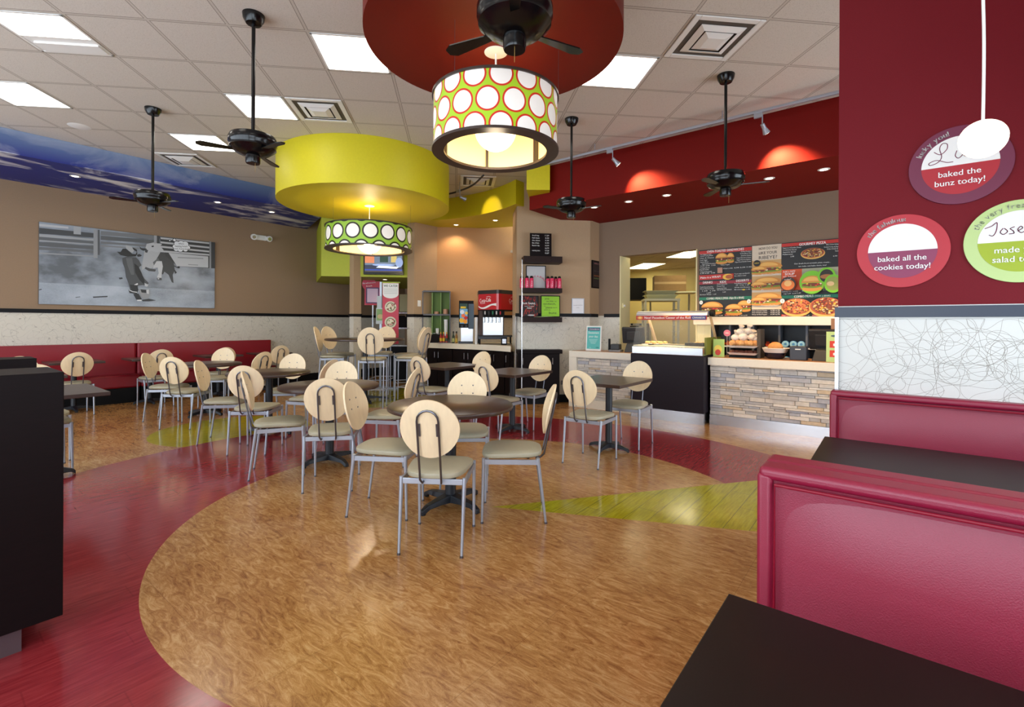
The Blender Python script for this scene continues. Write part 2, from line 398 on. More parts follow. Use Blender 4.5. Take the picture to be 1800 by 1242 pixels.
b.box(1.35, 3.1, BS, BS+.15, 0, CEIL, 'taupe'); struct('wall_entrance', b)
def portal(loc, rot, sx, sy):
    o = light('window_daylight', 'AREA', loc, 1, (1, 1, 1), shape='RECTANGLE', size=sx, size_y=sy); o.rotation_euler = rot; o.data.cycles.is_portal = True
    tag(o, kind='helper')
portal((-4.4, -3.02, 1.67), (pi/2, 0, pi), 10.8, 2.7); portal((1.22, -1.3, 1.92), (pi/2, 0, pi/2), 2.8, 1.95); portal((1.22, 1.85, 1.45), (pi/2, 0, pi/2), 2.7, 1.0)
portal((2.97, 5.3, 1.3), (pi/2, 0, pi/2), 3.4, 2.5)
# sign wall
b = B(); b.box(-.255, 1.35, BS, BS+.15, 1.45, CEIL, 'sign_red'); b.box(-.255, 1.35, BS, BS+.15, 0, 1.45, 'plain_panel')
rq = random.Random(11)
for _g in range(8):                               # looping hairline pattern printed on the panel
    x, y = .12+(_g % 4)*.36, (1.0, 1.25)[_g//4]; hd = rq.uniform(0, 6.3); k_ = 0; kt = 12; pts = []
    for i in range(1500):
        if i % 26 == 0: kt = rq.choice((-1, 1))*rq.choice((3, 8, 14, 22, 30))
        k_ += (kt-k_)*.09; hd += k_*.007
        if not (.03 < x < 1.42 and .75 < y < 1.35): k_ = 0; hd += .09
        x += cos(hd)*.007; y += sin(hd)*.007; pts.append((min(max(x, .005), 1.45), min(max(y, .01), 1.375)))
    s_ = Sheet(b, frame_M((-.255, BS, 0), (1, 0, 0)))
    z_ = .0006; vs = []; w_ = .0007
    for i, (x, y) in enumerate(pts):
        x2, y2 = pts[min(i+1, len(pts)-1)]; x1, y1_ = pts[max(i-1, 0)]; L = math.hypot(x2-x1, y2-y1_) or 1; nx, ny = -(y2-y1_)/L*w_, (x2-x1)/L*w_
        vs += [(x+nx, y+ny, z_), (x-nx, y-ny, z_)]
    b.T = s_.M; b.add(vs, [(2*i, 2*i+1, 2*i+3, 2*i+2) for i in range(len(pts)-1)], 'squiggle_ink')
struct('wall_sign', b)
b = B().box(-.27, 1.2, BS-.018, BS, 1.385, 1.445, M('trim_slate', (36, 46, 66), .35)); struct('trim_2', b)
b = B().box(-.268, -.25, BS-.02, BS+.16, .0, 1.385, 'steel'); struct('trim_3', b)
# menu wall with the kitchen doorway and the pass shelf under the menus
aJ = Z(1090, 500, b=BM)[0]; aJ2 = Z(1226, 500, b=BM)[0]; aC = Z(1063, 500, b=BM)[0]; aE = -4.55
b = B()
b.box(aE, aJ, BM, BM+.16, 1.48, CEIL, 'menu_wall'); b.box(aE, aJ, BM, BM+.16, 0, 1.48, 'squiggle')
b.box(aJ, aJ2, BM, BM+.16, 2.5, CEIL, 'menu_wall'); b.box(aJ2, 3.0, BM, BM+.16, 1.33, CEIL, 'menu_wall')
b.box(aJ2, aJ2+.22, BM, BM+.16, 0, 1.33, 'cream_paint'); b.box(aJ2+.22, 3.0, BM+.02, BM+.16, 0, .8, 'menu_wall'); struct('wall_menu', b)
b = B(); b.box(aC, aJ, BM-.02, BM, 1.455, 1.512, 'black_trim'); struct('trim_4', b)
b = B(); b.box(aJ2-.02, 3.0, BM-.12, BM, 1.335, 1.45, 'white_slab'); struct('trim_5', b)
b = B(); b.box(aJ, aJ+.02, BM-.01, BM+.36, 0, 2.5, 'cream_paint'); b.box(aJ2-.02, aJ2, BM-.01, BM+.17, 0, 2.5, 'cream_paint'); struct('trim_6', b)
# kitchen behind the doorway
b = B(); b.box(aE, 3.0, 12.6, 12.75, 0, 2.9, 'kitchen_wall'); b.box(-6.2, aE, BM+1.2, BM+1.35, 0, CEIL, 'kitchen_wall'); b.box(-6.3, -6.2, BM+1.2, 12.75, 0, 2.9, 'kitchen_wall'); b.box(-6.2, aE, 12.6, 12.75, 0, 2.9, 'kitchen_wall'); struct('wall_kitchen', b)
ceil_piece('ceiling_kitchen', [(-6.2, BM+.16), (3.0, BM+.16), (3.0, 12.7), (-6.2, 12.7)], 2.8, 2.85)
# big corner column: face at 45 degrees
L0 = (-4.985, 6.409); R0 = (-4.085, 7.309)
poly = [L0, R0, (R0[0]+.02, BM+.05), (aE-.3, BM+.1), (L0[0]-.42, L0[1]+.42)]
b = B(); b.prism(poly, 1.48, CEIL, 'taupe_light'); b.prism(poly, 0, 1.48, 'squiggle'); struct('wall_column', b)
def band_poly(pts, off, z0, z1, m, name):
    # a strip of boxes along a polyline, thickness off to the viewer side (given as a vector per segment)
    b = B()
    for (p, q, n) in pts:
        b.prism([p, q, (q[0]+n[0]*off, q[1]+n[1]*off), (p[0]+n[0]*off, p[1]+n[1]*off)], z0, z1, m)
    struct(name, b)
nL = (c, -c); nS = (1, 0)
band_poly([((L0[0]-.014, L0[1]-.014), (R0[0]+.014, R0[1]+.014), nL), (R0, (R0[0], BM-.02), nS)], .018, 1.455, 1.512, 'black_trim', 'trim_7')
band_poly([(L0, R0, nL)], .015, 0, .13, 'black_trim', 'baseboard_column')
# TV corner: two posts, the wall going back and the tan wall behind the drinks
b = B(); aQ0 = Z(716, 560, b=6.2)[0]; aQ = Z(728, 560, b=6.2)[0]; b7 = Z(768, 560, a=aQ)[1]
b.box(aQ0, aQ, 6.2, 8.3, 1.48, CEIL, 'taupe_light'); b.box(aQ0, aQ, 6.2, 8.3, 0, 1.48, 'squiggle'); struct('wall_stub', b)
pB = (aQ+.001, b7); pC = (pB[0]+c*2.7, pB[1]+c*2.7)
b = B(); pA = (aQ, b7)
def wallseg(b, p, q, th, z0, z1, m):
    d = Vector((q[0]-p[0], q[1]-p[1])).normalized(); n = (-d[1]*th, d[0]*th)
    b.prism([p, q, (q[0]+n[0], q[1]+n[1]), (p[0]+n[0], p[1]+n[1])], z0, z1, m)
wallseg(b, pB, pC, .12, 1.48, CEIL, 'orange_tan'); wallseg(b, pB, pC, .12, 0, 1.48, 'squiggle'); struct('wall_drinks', b)
band_poly([((aQ, 6.19), (aQ, b7-.02), (1, 0)), (pB, (pB[0]+c*2.2, pB[1]+c*2.2), (c, -c)), ((aQ0-.01, 6.2), (aQ+.015, 6.2), (0, -1))], .018, 1.455, 1.512, 'black_trim', 'trim_8')
b = B(); pL = (-8.41, -8.27, 5.44, 5.61)
b.box(*pL, 1.48, CEIL, 'taupe_light'); b.box(*pL, 0, 1.48, 'squiggle'); struct('wall_post', b)
b = B(); b.box(pL[0]-.015, pL[1]+.015, pL[2]-.015, pL[3]+.015, 1.455, 1.512, 'black_trim'); struct('trim_9', b)
b = B(); b.box(AL, aQ0, 8.3, 8.45, 0, CEIL, 'taupe'); struct('wall_back', b)
# ---------------------------------------------------------------- soffits and ceiling drums
b = B(); b.prism([(AL+.001, -3), (-8.6, -3), (-8.6, 5.0), (AL+.001, 5.55)], 3.42, CEIL-.001, 'sky'); struct('ceiling_soffit', b, 'blue dropped ceiling band printed with white clouds above the left wall')
nf = [(-8.80, 5.06), (aQ0+.002, 5.06+(aQ0+8.80))]
b = B(); b.prism([nf[0], nf[1], (nf[1][0], 8.29), (AL+.001, 8.29), (AL+.001, 5.78)], 2.25, 3.41, 'lime_wall')
struct('ceiling_bulkhead', b, 'tall yellow-green bulkhead holding the television')
arc = smooth_path([(-7.62, 5.75), (-7.2, 6.12), (-6.69, 6.42), (-5.9, 6.5), (-5.35, 6.42), (-4.9, 6.27)], 8)
b = B(); b.prism(arc+[(-4.9, 6.6), (-5.2, 8.0), (-7.3, 7.3), (-7.58, 7.1)], 3.32, CEIL-.001, 'lime_paint'); struct('ceiling_soffit', b, 'curved yellow-green soffit over the drinks counter')
y1 = CR(.206, 7.12); y2 = CR(.552, 7.12); y3 = CR(.30, 8.0); y4 = CR(.60, 8.05)
b = B(); b.prism([y1, y2, y4, y3], 3.32, CEIL-.001, 'lime_paint'); struct('ceiling_soffit', b, 'short yellow-green block where the green and red soffits meet')
b = B(); b.prism([(-4.45, 6.04), (2.9, 6.04), (2.9, BM-.001), (-4.06, BM-.001), (-4.06, 7.33), (-4.45, 6.93)], 3.11, CEIL-.001, 'soffit_red'); struct('ceiling_soffit', b, 'long red soffit over the order counter')
GD = CR(-2.215, 7.28); RD = CR(-.12, 3.05)
for (cc, R, m, lab) in ((GD, 1.24, 'lime_paint', 'round yellow-green ceiling drum above the green spotted lamp'), (RD, .80, 'drum_red', 'round red ceiling drum above the red spotted lamp')):
    b = B().lathe([(R, 3.10), (R, CEIL-.001)], cc, 96, m); struct('ceiling_drum', b, lab, smooth=True)

# ---------------------------------------------------------------- ceiling fixtures
def cellc(i, j):
    T = .607; return UV(-3.049+(i+.5)*T, 4.10+(j+.5)*T)
H2 = .607/2-.013
def ceiling_light(i, j, lab, grp='ceiling light panels', z=CEIL, half=False, glow='panel_glow'):
    x, y = cellc(i, j); t = thing('ceiling_light', (x, y, z), pi/4, lab, 'light', grp)
    b = B()
    for s in (-1, 1): b.box(s*H2, s*(H2-.018), -H2, H2, -.008, -.001, 'white'); b.box(-H2, H2, s*H2, s*(H2-.018), -.008, -.001, 'white')
    b.build('frame', t)
    if half:
        B().box(-H2+.018, H2-.018, -H2+.018, .04, -.006, -.001, 'panel_glow').build('diffuser', t)
        b = B().box(-H2+.018, H2-.018, .04, H2-.018, -.004, -.001, 'white'); b.box(-H2+.06, H2-.018, .12, H2-.04, -.02, -.004, 'white'); b.build('cover_plate', t)
    else: B().box(-H2+.018, H2-.018, -H2+.018, H2-.018, -.006, -.001, glow).build('diffuser', t)
    return t
for (i, j, lab) in ((3, 0, 'square lit ceiling panel touching the left side of the red drum'), (1, 2, 'square lit ceiling panel left of the square air vent by the green drum'), (7, 0, 'square lit ceiling panel touching the right side of the red drum'),
                    (-3, 2, 'lit ceiling panel nearest the blue soffit, beside the round speaker'), (-1, 4, 'small far lit ceiling panel just left of the tall rod fan'),
                    (5, 2, 'lit ceiling panel hidden above the red spotted lamp')): ceiling_light(i, j, lab)
ceiling_light(-1, 0, 'lit ceiling panel with a blank white cover over its near end, top left', half=True)
for (i, j) in ((1, -2), (5, -2), (-3, -2), (3, -4), (-1, -4), (7, -4), (-5, 0), (5, -6), (1, -6)): ceiling_light(i, j, 'square lit ceiling panel behind the viewer', 'ceiling light panels behind', glow='panel_back')
def vent(x, y, lab, s=1.):
    t = thing('ceiling_vent', (x, y, CEIL), pi/4, lab, 'air vent', 'square ceiling air vents')
    h = H2*s; b = B()
    for q in (-1, 1): b.box(q*h, q*(h-.05), -h, h, -.012, -.001, 'white'); b.box(-h+.0505, h-.0505, q*h, q*(h-.05), -.012, -.001, 'white')
    b.build('frame', t, bev=.004)
    B().box(-h+.05, h-.05, -h+.05, h-.05, -.003, -.001, M('duct_grey', (84, 78, 72), .7)).build('duct', t)
    for k, (r, dz) in enumerate(((.19, .022), (.12, .034))):
        b = B(); r0 = r*s; r1 = r0-.05*s; z0 = -.004-dz; z1 = z0+.02
        vs = [(x1, y1, zz) for (rr, zz) in ((r0, z0+.018), (r1, z0)) for (x1, y1) in ((-rr, -rr), (rr, -rr), (rr, rr), (-rr, rr))]
        b.add(vs, [(i, (i+1) % 4, 4+(i+1) % 4, 4+i) for i in range(4)]+([(4, 5, 6, 7)] if k else []), 'white'); o = b.build('louver', t)
        sd = o.modifiers.new('thick', 'SOLIDIFY'); sd.thickness = .004
    return t
vent(*cellc(2, 2), 'square ceiling vent between the lit panel and the green drum')
vent(*cellc(8, -1), 'square ceiling vent nearest the sign wall, right of the red drum')
x, y = W(328, 281, CEIL); vent(x, y, 'far square ceiling vent by the blue soffit')
x, y = W(840, 318, CEIL); vent(x, y, 'small far ceiling vent by the curved track over the drinks counter')
x, y = W(140, 222, CEIL)
b = B(); b.lathe([(.0, -.006), (.10, -.006), (.115, -.001)], (0, 0), 32, 'white', cap=False); o = b.build('ceiling_speaker', smooth=True); o.location = (x, y, CEIL)
tag(o, 'round white ceiling speaker near the blue soffit', 'speaker')

def ceiling_fan(x, y, lab, rot):
    t = thing('ceiling_fan', (x, y, CEIL), rot, lab, 'ceiling fan', 'black ceiling fans')
    B().lathe([(.02, -.075), (.055, -.07), (.075, -.035), (.08, -.001)], (0, 0), 28, 'black_gloss').build('canopy', t, smooth=True)
    zt = -.955
    B().cyl((0, 0, zt), (0, 0, -.06), .014, m='black_gloss', n=14).build('rod', t, smooth=True)
    B().lathe([(.03, zt+.03), (.16, zt+.01), (.172, zt-.015), (.172, zt-.05), (.165, zt-.06), (.165, zt-.085), (.12, zt-.12), (.06, zt-.14)], (0, 0), 40, 'black_gloss').build('motor', t, smooth=True)
    B().lathe([(.048, zt-.20), (.052, zt-.19), (.052, zt-.135)], (0, 0), 28, 'black_gloss').build('switch_housing', t, smooth=True)
    for k in range(3):
        b = B(); b.T = Matrix.Rotation(2*pi*k/3, 4, 'Z') @ Matrix.Translation((0, 0, zt-.105)) @ Matrix.Rotation(radians(9), 4, 'X') @ Matrix.Translation((0, 0, .105-zt))
        b.prism([(.12, -.018), (.22, -.028), (.34, -.038), (.375, -.018), (.375, .018), (.34, .038), (.22, .028), (.12, .018)], zt-.108, zt-.102, 'black_gloss'); b.build('blade', t)
    B().cyl((.03, 0, zt-.20), (.03, 0, zt-.27), .0015, m='brass', n=5).build('pull_chain', t)
    return t
rt = TH+pi/2
for (x, y, lab, r) in ((-3.9, 1.67, 'black ceiling fan on a long rod, just left of the yellow-green drum', radians(8)), (-6.5, 1.71, 'black ceiling fan hanging before the blue cloud soffit', radians(20)), (-1.34, 1.70, 'large black ceiling fan nearest the viewer, under the red drum edge', rt+radians(180)),
                       (-2.94, 4.81, 'black ceiling fan hanging by the left end of the red soffit', radians(5)), (-1.26, 4.87, 'black ceiling fan in front of the red soffit, right of the vent', radians(15))): ceiling_fan(x, y, lab, r)

# ---------------------------------------------------------------- drum lamps
def spotted(name, ring, ground, nrow, ncol, zs, core=.85):
    """Rows of ringed white discs on a coloured ground, laid out round the shade (object coordinates)."""
    m, nt, N, L, p = node_mat(name, .35); nb = NB(nt); xyz = nb.sep(nb.obj())
    ang = nb.math('DIVIDE', nb.math('ADD', nb.math('ARCTAN2', xyz[1], xyz[0]), pi), 2*pi/ncol)
    z0, pitch, cw = zs
    row = nb.math('DIVIDE', nb.math('SUBTRACT', xyz[2], z0), pitch); ri = nb.math('ROUND', row)
    dz = nb.math('MULTIPLY', nb.math('SUBTRACT', row, ri), pitch)
    au = nb.math('ADD', ang, nb.math('MULTIPLY', ri, .5)); da = nb.math('MULTIPLY', nb.math('SUBTRACT', au, nb.math('ROUND', au)), cw)
    d = nb.math('SQRT', nb.math('ADD', nb.math('MULTIPLY', dz, dz), nb.math('MULTIPLY', da, da)))
    # neighbours one row up and down matter too: take the nearer of the two rows
    rj = nb.math('ADD', ri, nb.math('SIGN', nb.math('SUBTRACT', row, ri)))
    dz2 = nb.math('MULTIPLY', nb.math('SUBTRACT', row, rj), pitch); au2 = nb.math('ADD', ang, nb.math('MULTIPLY', rj, .5)); da2 = nb.math('MULTIPLY', nb.math('SUBTRACT', au2, nb.math('ROUND', au2)), cw)
    d2 = nb.math('SQRT', nb.math('ADD', nb.math('MULTIPLY', dz2, dz2), nb.math('MULTIPLY', da2, da2)))
    d = nb.math('MINIMUM', d, d2); R = cw*.46
    colr = nb.mix(nb.math('LESS_THAN', d, R), ground, ring); colr = nb.mix(nb.math('LESS_THAN', d, R*core), colr, lin((250, 244, 236)))
    L.new(colr, p.inputs['Base Color']); L.new(colr, p.inputs['Emission Color']); p.inputs['Emission Strength'].default_value = .13
    return m
def drum_lamp(cc, R, z0, z1, mat, lab, globe_r, ztop, ribs, pw, upk=.3):
    t = thing('drum_pendant_lamp', (cc[0], cc[1], z0), 0, lab, 'pendant lamp')
    h = z1-z0
    B().lathe([(R*.965, 0.012), (R*.985, 0.012), (R*.985, h-.012), (R*.965, h-.012), (R*.965, .012)], (0, 0), 72, mat, cap=False).build('shade', t, smooth=True)
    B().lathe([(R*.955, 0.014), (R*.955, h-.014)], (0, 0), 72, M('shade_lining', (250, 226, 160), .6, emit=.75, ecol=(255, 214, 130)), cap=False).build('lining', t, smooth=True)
    ring = M('shade_ring', (58, 44, 38), .35)
    B().lathe([(R*.82, 0), (R*1.01, 0), (R*1.01, .016), (R*.82, .016), (R*.82, 0)], (0, 0), 72, ring, cap=False).build('bottom_ring', t, smooth=True)
    B().lathe([(R*.95, h-.014), (R*1.01, h-.014), (R*1.01, h), (R*.95, h), (R*.95, h-.014)], (0, 0), 72, ring, cap=False).build('top_ring', t, smooth=True)
    for k in range(6):
        a = 2*pi*k/6+.35; b = B(); b.T = Matrix.Rotation(a, 4, 'Z'); b.box(R*.86, R*.95, -.008, .008, .016, h-.014, ring); b.build('strut', t)
    B().lathe([(.045, ztop-z0-.012), (.075, ztop-z0-.004), (.075, ztop-z0-.0005)], (0, 0), 28, 'white').build('canopy', t, smooth=True)
    gz = h*.42 if globe_r < .2 else h*.36
    B().ball((0, 0, gz), globe_r, 'globe_inner', 32, 20).build('globe', t, smooth=True)
    B().cyl((0, 0, gz+globe_r), (0, 0, ztop-z0-.01), .006, m='white', n=8).build('stem', t)
    for k in range(3):
        a = 2*pi*k/3+.6; B().cyl((R*cos(a), R*sin(a), h), (R*cos(a), R*sin(a), ztop-z0-.001), .0012, m='dark_steel', n=5).build('cable', t)
    light('lamp_light', 'POINT', (0, 0, gz-globe_r-.03), pw, (1, .80, .55), t, shadow_soft_size=.06)
    light('lamp_uplight', 'POINT', (0, 0, h+.06), pw*upk, (1, .78, .5), t, shadow_soft_size=.08)
gr = lin((166, 204, 40))
m1 = spotted('spots_red_ring', lin((206, 44, 26)), gr, 4, 16, (.03, .143, .159))
m2 = spotted('spots_black_ring', lin((40, 40, 24)), lin((150, 190, 60)), 3, 16, (-.04, .235, .247), .80)
drum_lamp(CR(-.113, 3.12), .405, 2.445, 2.80, m1, 'large drum pendant lamp with red-ringed white spots hanging under the red drum', .135, 3.10, 6, 10, .04)
drum_lamp(CR(-2.16, 7.25), .63, 2.425, 2.77, m2, 'drum pendant lamp with black-ringed white spots on green under the yellow-green drum', .19, 3.10, 6, 24)
# egg-shaped glass pendant in front of the signs
gx, gy, gz = Z(1728, 244, b=1.75)
t = thing('globe_pendant_lamp', (gx, gy, gz), 0, 'glowing white glass globe pendant on a white cord in front of the wall signs', 'pendant lamp')
B().ball((0, 0, 0), .049, 'globe_glow', 32, 20, sz=.98).build('globe', t, smooth=True)
B().tube(smooth_path([(0, 0, .048), (.001, -.001, .25), (-.002, .001, .5), (.003, -.002, .9), (0, 0, CEIL-gz-.01)], 6), .0035, 'white', 6).build('cord', t, smooth=True)
B().lathe([(.05, CEIL-gz-.02), (.055, CEIL-gz-.001)], (0, 0), 24, 'white').build('canopy', t, smooth=True)
light('globe_light', 'POINT', (0, 0, -.08), 2.2, (1, .85, .65), t, shadow_soft_size=.05)

# ---------------------------------------------------------------- track lights
t = thing('track_light', (0, 5.66, 3.60), 0, 'silver track rail with two spot heads along the red soffit', 'track light')
b = B().box(-3.95, 1.6, -.018, .018, 0, .03, 'silver_paint'); b.build('rail', t, bev=.003)
for x in (-3.1, -1.5, 0.0): B().cyl((x, 0, .03), (x, 0, CEIL-3.601), .006, m='silver_paint').build('hanger', t)
def spot_head(t, x, y, z, tx, ty, tz, pw, nm='spot_head', colr=(1, .74, .45), sz=60, blend=.5):
    h = bpy.data.objects.new(nm, None); COL.objects.link(h); h.parent = t; h.location = (x, y, z)
    B().box(-.07, .01, -.012, .012, -.05, .0, 'silver_paint').build('adapter', h)
    B().cyl((.01, 0, -.02), (.01, 0, -.12), .006, m='silver_paint').build('arm', h)
    d = (Vector((tx, ty, tz))-Vector((x, y, z))-Vector(t.location)).normalized()
    p = Vector((.01, 0, -.125)); b = B(); b.cyl(p, p+d*.05, .02, .022, 'silver_paint', 16); b.cyl(p+d*.05, p+d*.11, .022, .038, 'silver_paint', 20); b.build('lamp_head', h, smooth=True)
    B().cyl(p+d*.1101, p+d*.112, .033, .033, 'bulb_glow', 20).build('bulb', h)
    l = light('spot_light', 'SPOT', p+d*.12, pw, colr, h, spot_size=radians(sz), spot_blend=blend, shadow_soft_size=.02)
    l.rotation_euler = d.to_track_quat('-Z', 'Y').to_euler()
hx1 = W(1070, 255, 3.62)[0]; hx2 = W(1337, 192, 3.62)[0]
spot_head(t, hx1, 0, 0, hx1+.30, 6.04, 3.16, 150, colr=(1, .62, .28), sz=80, blend=.9); spot_head(t, hx2, 0, 0, hx2+.16, 6.04, 3.14, 230, colr=(1, .62, .28), sz=80, blend=.9)
x, y = W(800, 335, 3.5); cp = smooth_path([(*W(770, 344, 3.60), 0), (*W(800, 338, 3.60), 0), (*W(830, 326, 3.60), 0), (*W(850, 308, 3.60), 0)], 6)
t = thing('track_light', (0, 0, 3.60), 0, 'curved dark track rail with one spot head by the green drum', 'track light')
B().tube(cp, .016, 'dark_grey', 6).build('rail', t)
hx, hy = W(808, 333, 3.60); B().cyl((hx, hy, 0), (hx, hy, CEIL-3.601), .005, m='silver_paint').build('hanger', t)
B().cyl((cp[0][0], cp[0][1], 0), (cp[0][0], cp[0][1], CEIL-3.601), .005, m='silver_paint').build('hanger', t)
spot_head(t, hx, hy, 0, hx+.2, hy+.9, 3.4, 18)
def downlight(x, y, z, lab, grp, pw=6, colr=(1, .82, .6), r=.05, sz=110):
    t = thing('recessed_light', (x, y, z), 0, lab, 'downlight', grp)
    B().lathe([(r*.8, -.001), (r*.8, -.004), (r*1.2, -.004), (r*1.25, -.0005)], (0, 0), 24, 'white', cap=False).build('trim_ring', t, smooth=True)
    B().lathe([(.0001, -.002), (r*.8, -.002)], (0, 0), 24, 'bulb_glow', cap=False).build('bulb', t)
    l = light('downlight_beam', 'SPOT', (0, 0, -.02), pw, colr, t, spot_size=radians(sz), spot_blend=.6, shadow_soft_size=.03)
for (px, py), nm in zip(((1042, 363), (1103, 353), (1172, 343), (1353, 314), (1449, 299)), ('farthest left, beside the black fan', 'second from its left end', 'third from its left end, nearest the middle', 'just right of the black fan', 'nearest the sign wall')):
    x, y = W(px, py, 3.11); downlight(x, 6.49, 3.11, 'small round downlight in the red soffit, '+nm, 'downlights in the red soffit', 7)
downlight(-1.82, 6.49, 3.11, 'small round downlight in the red soffit hidden behind the black fan', 'downlights in the red soffit', 7)
for (px, py), nm in zip(((132, 310), (273, 334), (386, 354), (483, 371)), ('leftmost above the rodeo picture', 'just behind the fan rod', 'right of the fan', 'at its right end')):
    x, y = W(px, py, 3.42); downlight(-9.2, y, 3.42, 'small round downlight in the blue cloud soffit, '+nm, 'downlights in the blue soffit', 10)
for (px, py), nm in zip(((802, 395), (871, 387)), ('left one over the drinks dispenser', 'right one nearest the big column')):
    x, y = W(px, py, 3.32); downlight(x, y, 3.32, 'small round downlight in the curved green soffit, '+nm, 'downlights over the drinks counter', 26, (1, .72, .45), sz=130)
x, y = W(677, 491, 2.25); downlight(x, y, 2.25, 'small round downlight under the yellow-green bulkhead beneath the television', 'downlight under the television', 4)
for k, (x, y) in enumerate((CR(3.70, 9.95), CR(3.35, 12.1), CR(2.2, 9.0))):  # third panel is out of sight, added to brighten the rack
    t = thing('ceiling_light', (x, y, 2.8), pi/4, ('lit panel in the kitchen ceiling, right one in the doorway view', 'lit panel in the kitchen ceiling farther back', 'added unseen lit panel brightening the kitchen, behind the doorway head')[k], 'light', 'kitchen ceiling lights')
    b = B(); 
    for s in (-1, 1): b.box(s*H2, s*(H2-.018), -.6, .6, -.008, -.001, 'white'); b.box(-H2, H2, s*.6, s*.585, -.008, -.001, 'white')
    b.build('frame', t); B().box(-H2+.018, H2-.018, -.585, .585, -.006, -.001, M('kitchen_glow', (255, 240, 190), emit=9.)).build('diffuser', t)
# ================================================================ seating and tables
def disc_back(parent, zc, yc, rx, rz, tilt, name='backrest'):
    b = B(); n = 40; rings = 7; vs = []; fs = []
    def pt(u, v, off):                      # u right, v up on the disc; gently hollow towards the sitter
        bow = .030*(u*u)/(rx*rx)+.006*(v*v)/(rz*rz)
        y = yc-.03+bow+off; z = v
        return (u, y-sin(tilt)*z, zc+cos(tilt)*z+sin(tilt)*0)
    for side in (0, 1):
        off = .0 if side == 0 else .013
        vs.append(pt(0, 0, off))
        for r in range(1, rings+1):
            for i in range(n):
                a = 2*pi*i/n; q = r/rings; vs.append(pt(rx*q*cos(a), rz*q*sin(a)*(1-.04*cos(a)**2), off))
    per = 1+rings*n
    for side in (0, 1):
        k = side*per
        for i in range(n):
            f = (k, k+1+i, k+1+(i+1) % n); fs.append(f if side == 0 else f[::-1])
            for r in range(rings-1):
                p = k+1+r*n; f = (p+i, p+n+i, p+n+(i+1) % n, p+(i+1) % n); fs.append(f if side == 0 else f[::-1])
    p = 1+(rings-1)*n
    for i in range(n): fs.append((p+i, per+p+i, per+p+(i+1) % n, p+(i+1) % n))
    b.add(vs, fs, 'maple'); o = b.build(name, parent, smooth=True)
    for sx in (-1, 1):
        for sz in (-.02, .05):
            sb = B(); q = pt(sx*.05, sz, .013); sb.cyl(q, (q[0], q[1]+.002, q[2]), .006, m='dark_steel', n=8); sb.build('screw', o)
    pass; return o
def seat_pad(parent, z, w0=.165, w1=.205, d=.205):
    b = B(); n = 40; vs = []; fs = []
    def outline(q, k):
        out = []
        for i in range(n):
            a = 2*pi*i/n; cx, cy = cos(a), sin(a); e = .55
            x = abs(cx)**e*(1 if cx >= 0 else -1); y = abs(cy)**e*(1 if cy >= 0 else -1)
            w = w0+(w1-w0)*(y*.5+.5); out.append((x*w*q, y*d*q, k))
        return out
    prof = [(.9, -.018), (1., -.008), (1.02, .006), (1.0, .018), (.92, .026), (.7, .030), (.35, .031)]
    for q, k in prof:
        for (x, y, kk) in outline(q, k): vs.append((x, y, z+kk-.012*max(0, y/d)**3*q))
    for j in range(len(prof)-1):
        for i in range(n): fs.append((j*n+i, j*n+(i+1) % n, (j+1)*n+(i+1) % n, (j+1)*n+i))
    fs.append(tuple(range(n))[::-1]); fs.append(tuple((len(prof)-1)*n+i for i in range(n)))
    return b.add(vs, fs, 'beige_vinyl').build('seat', parent, smooth=True)
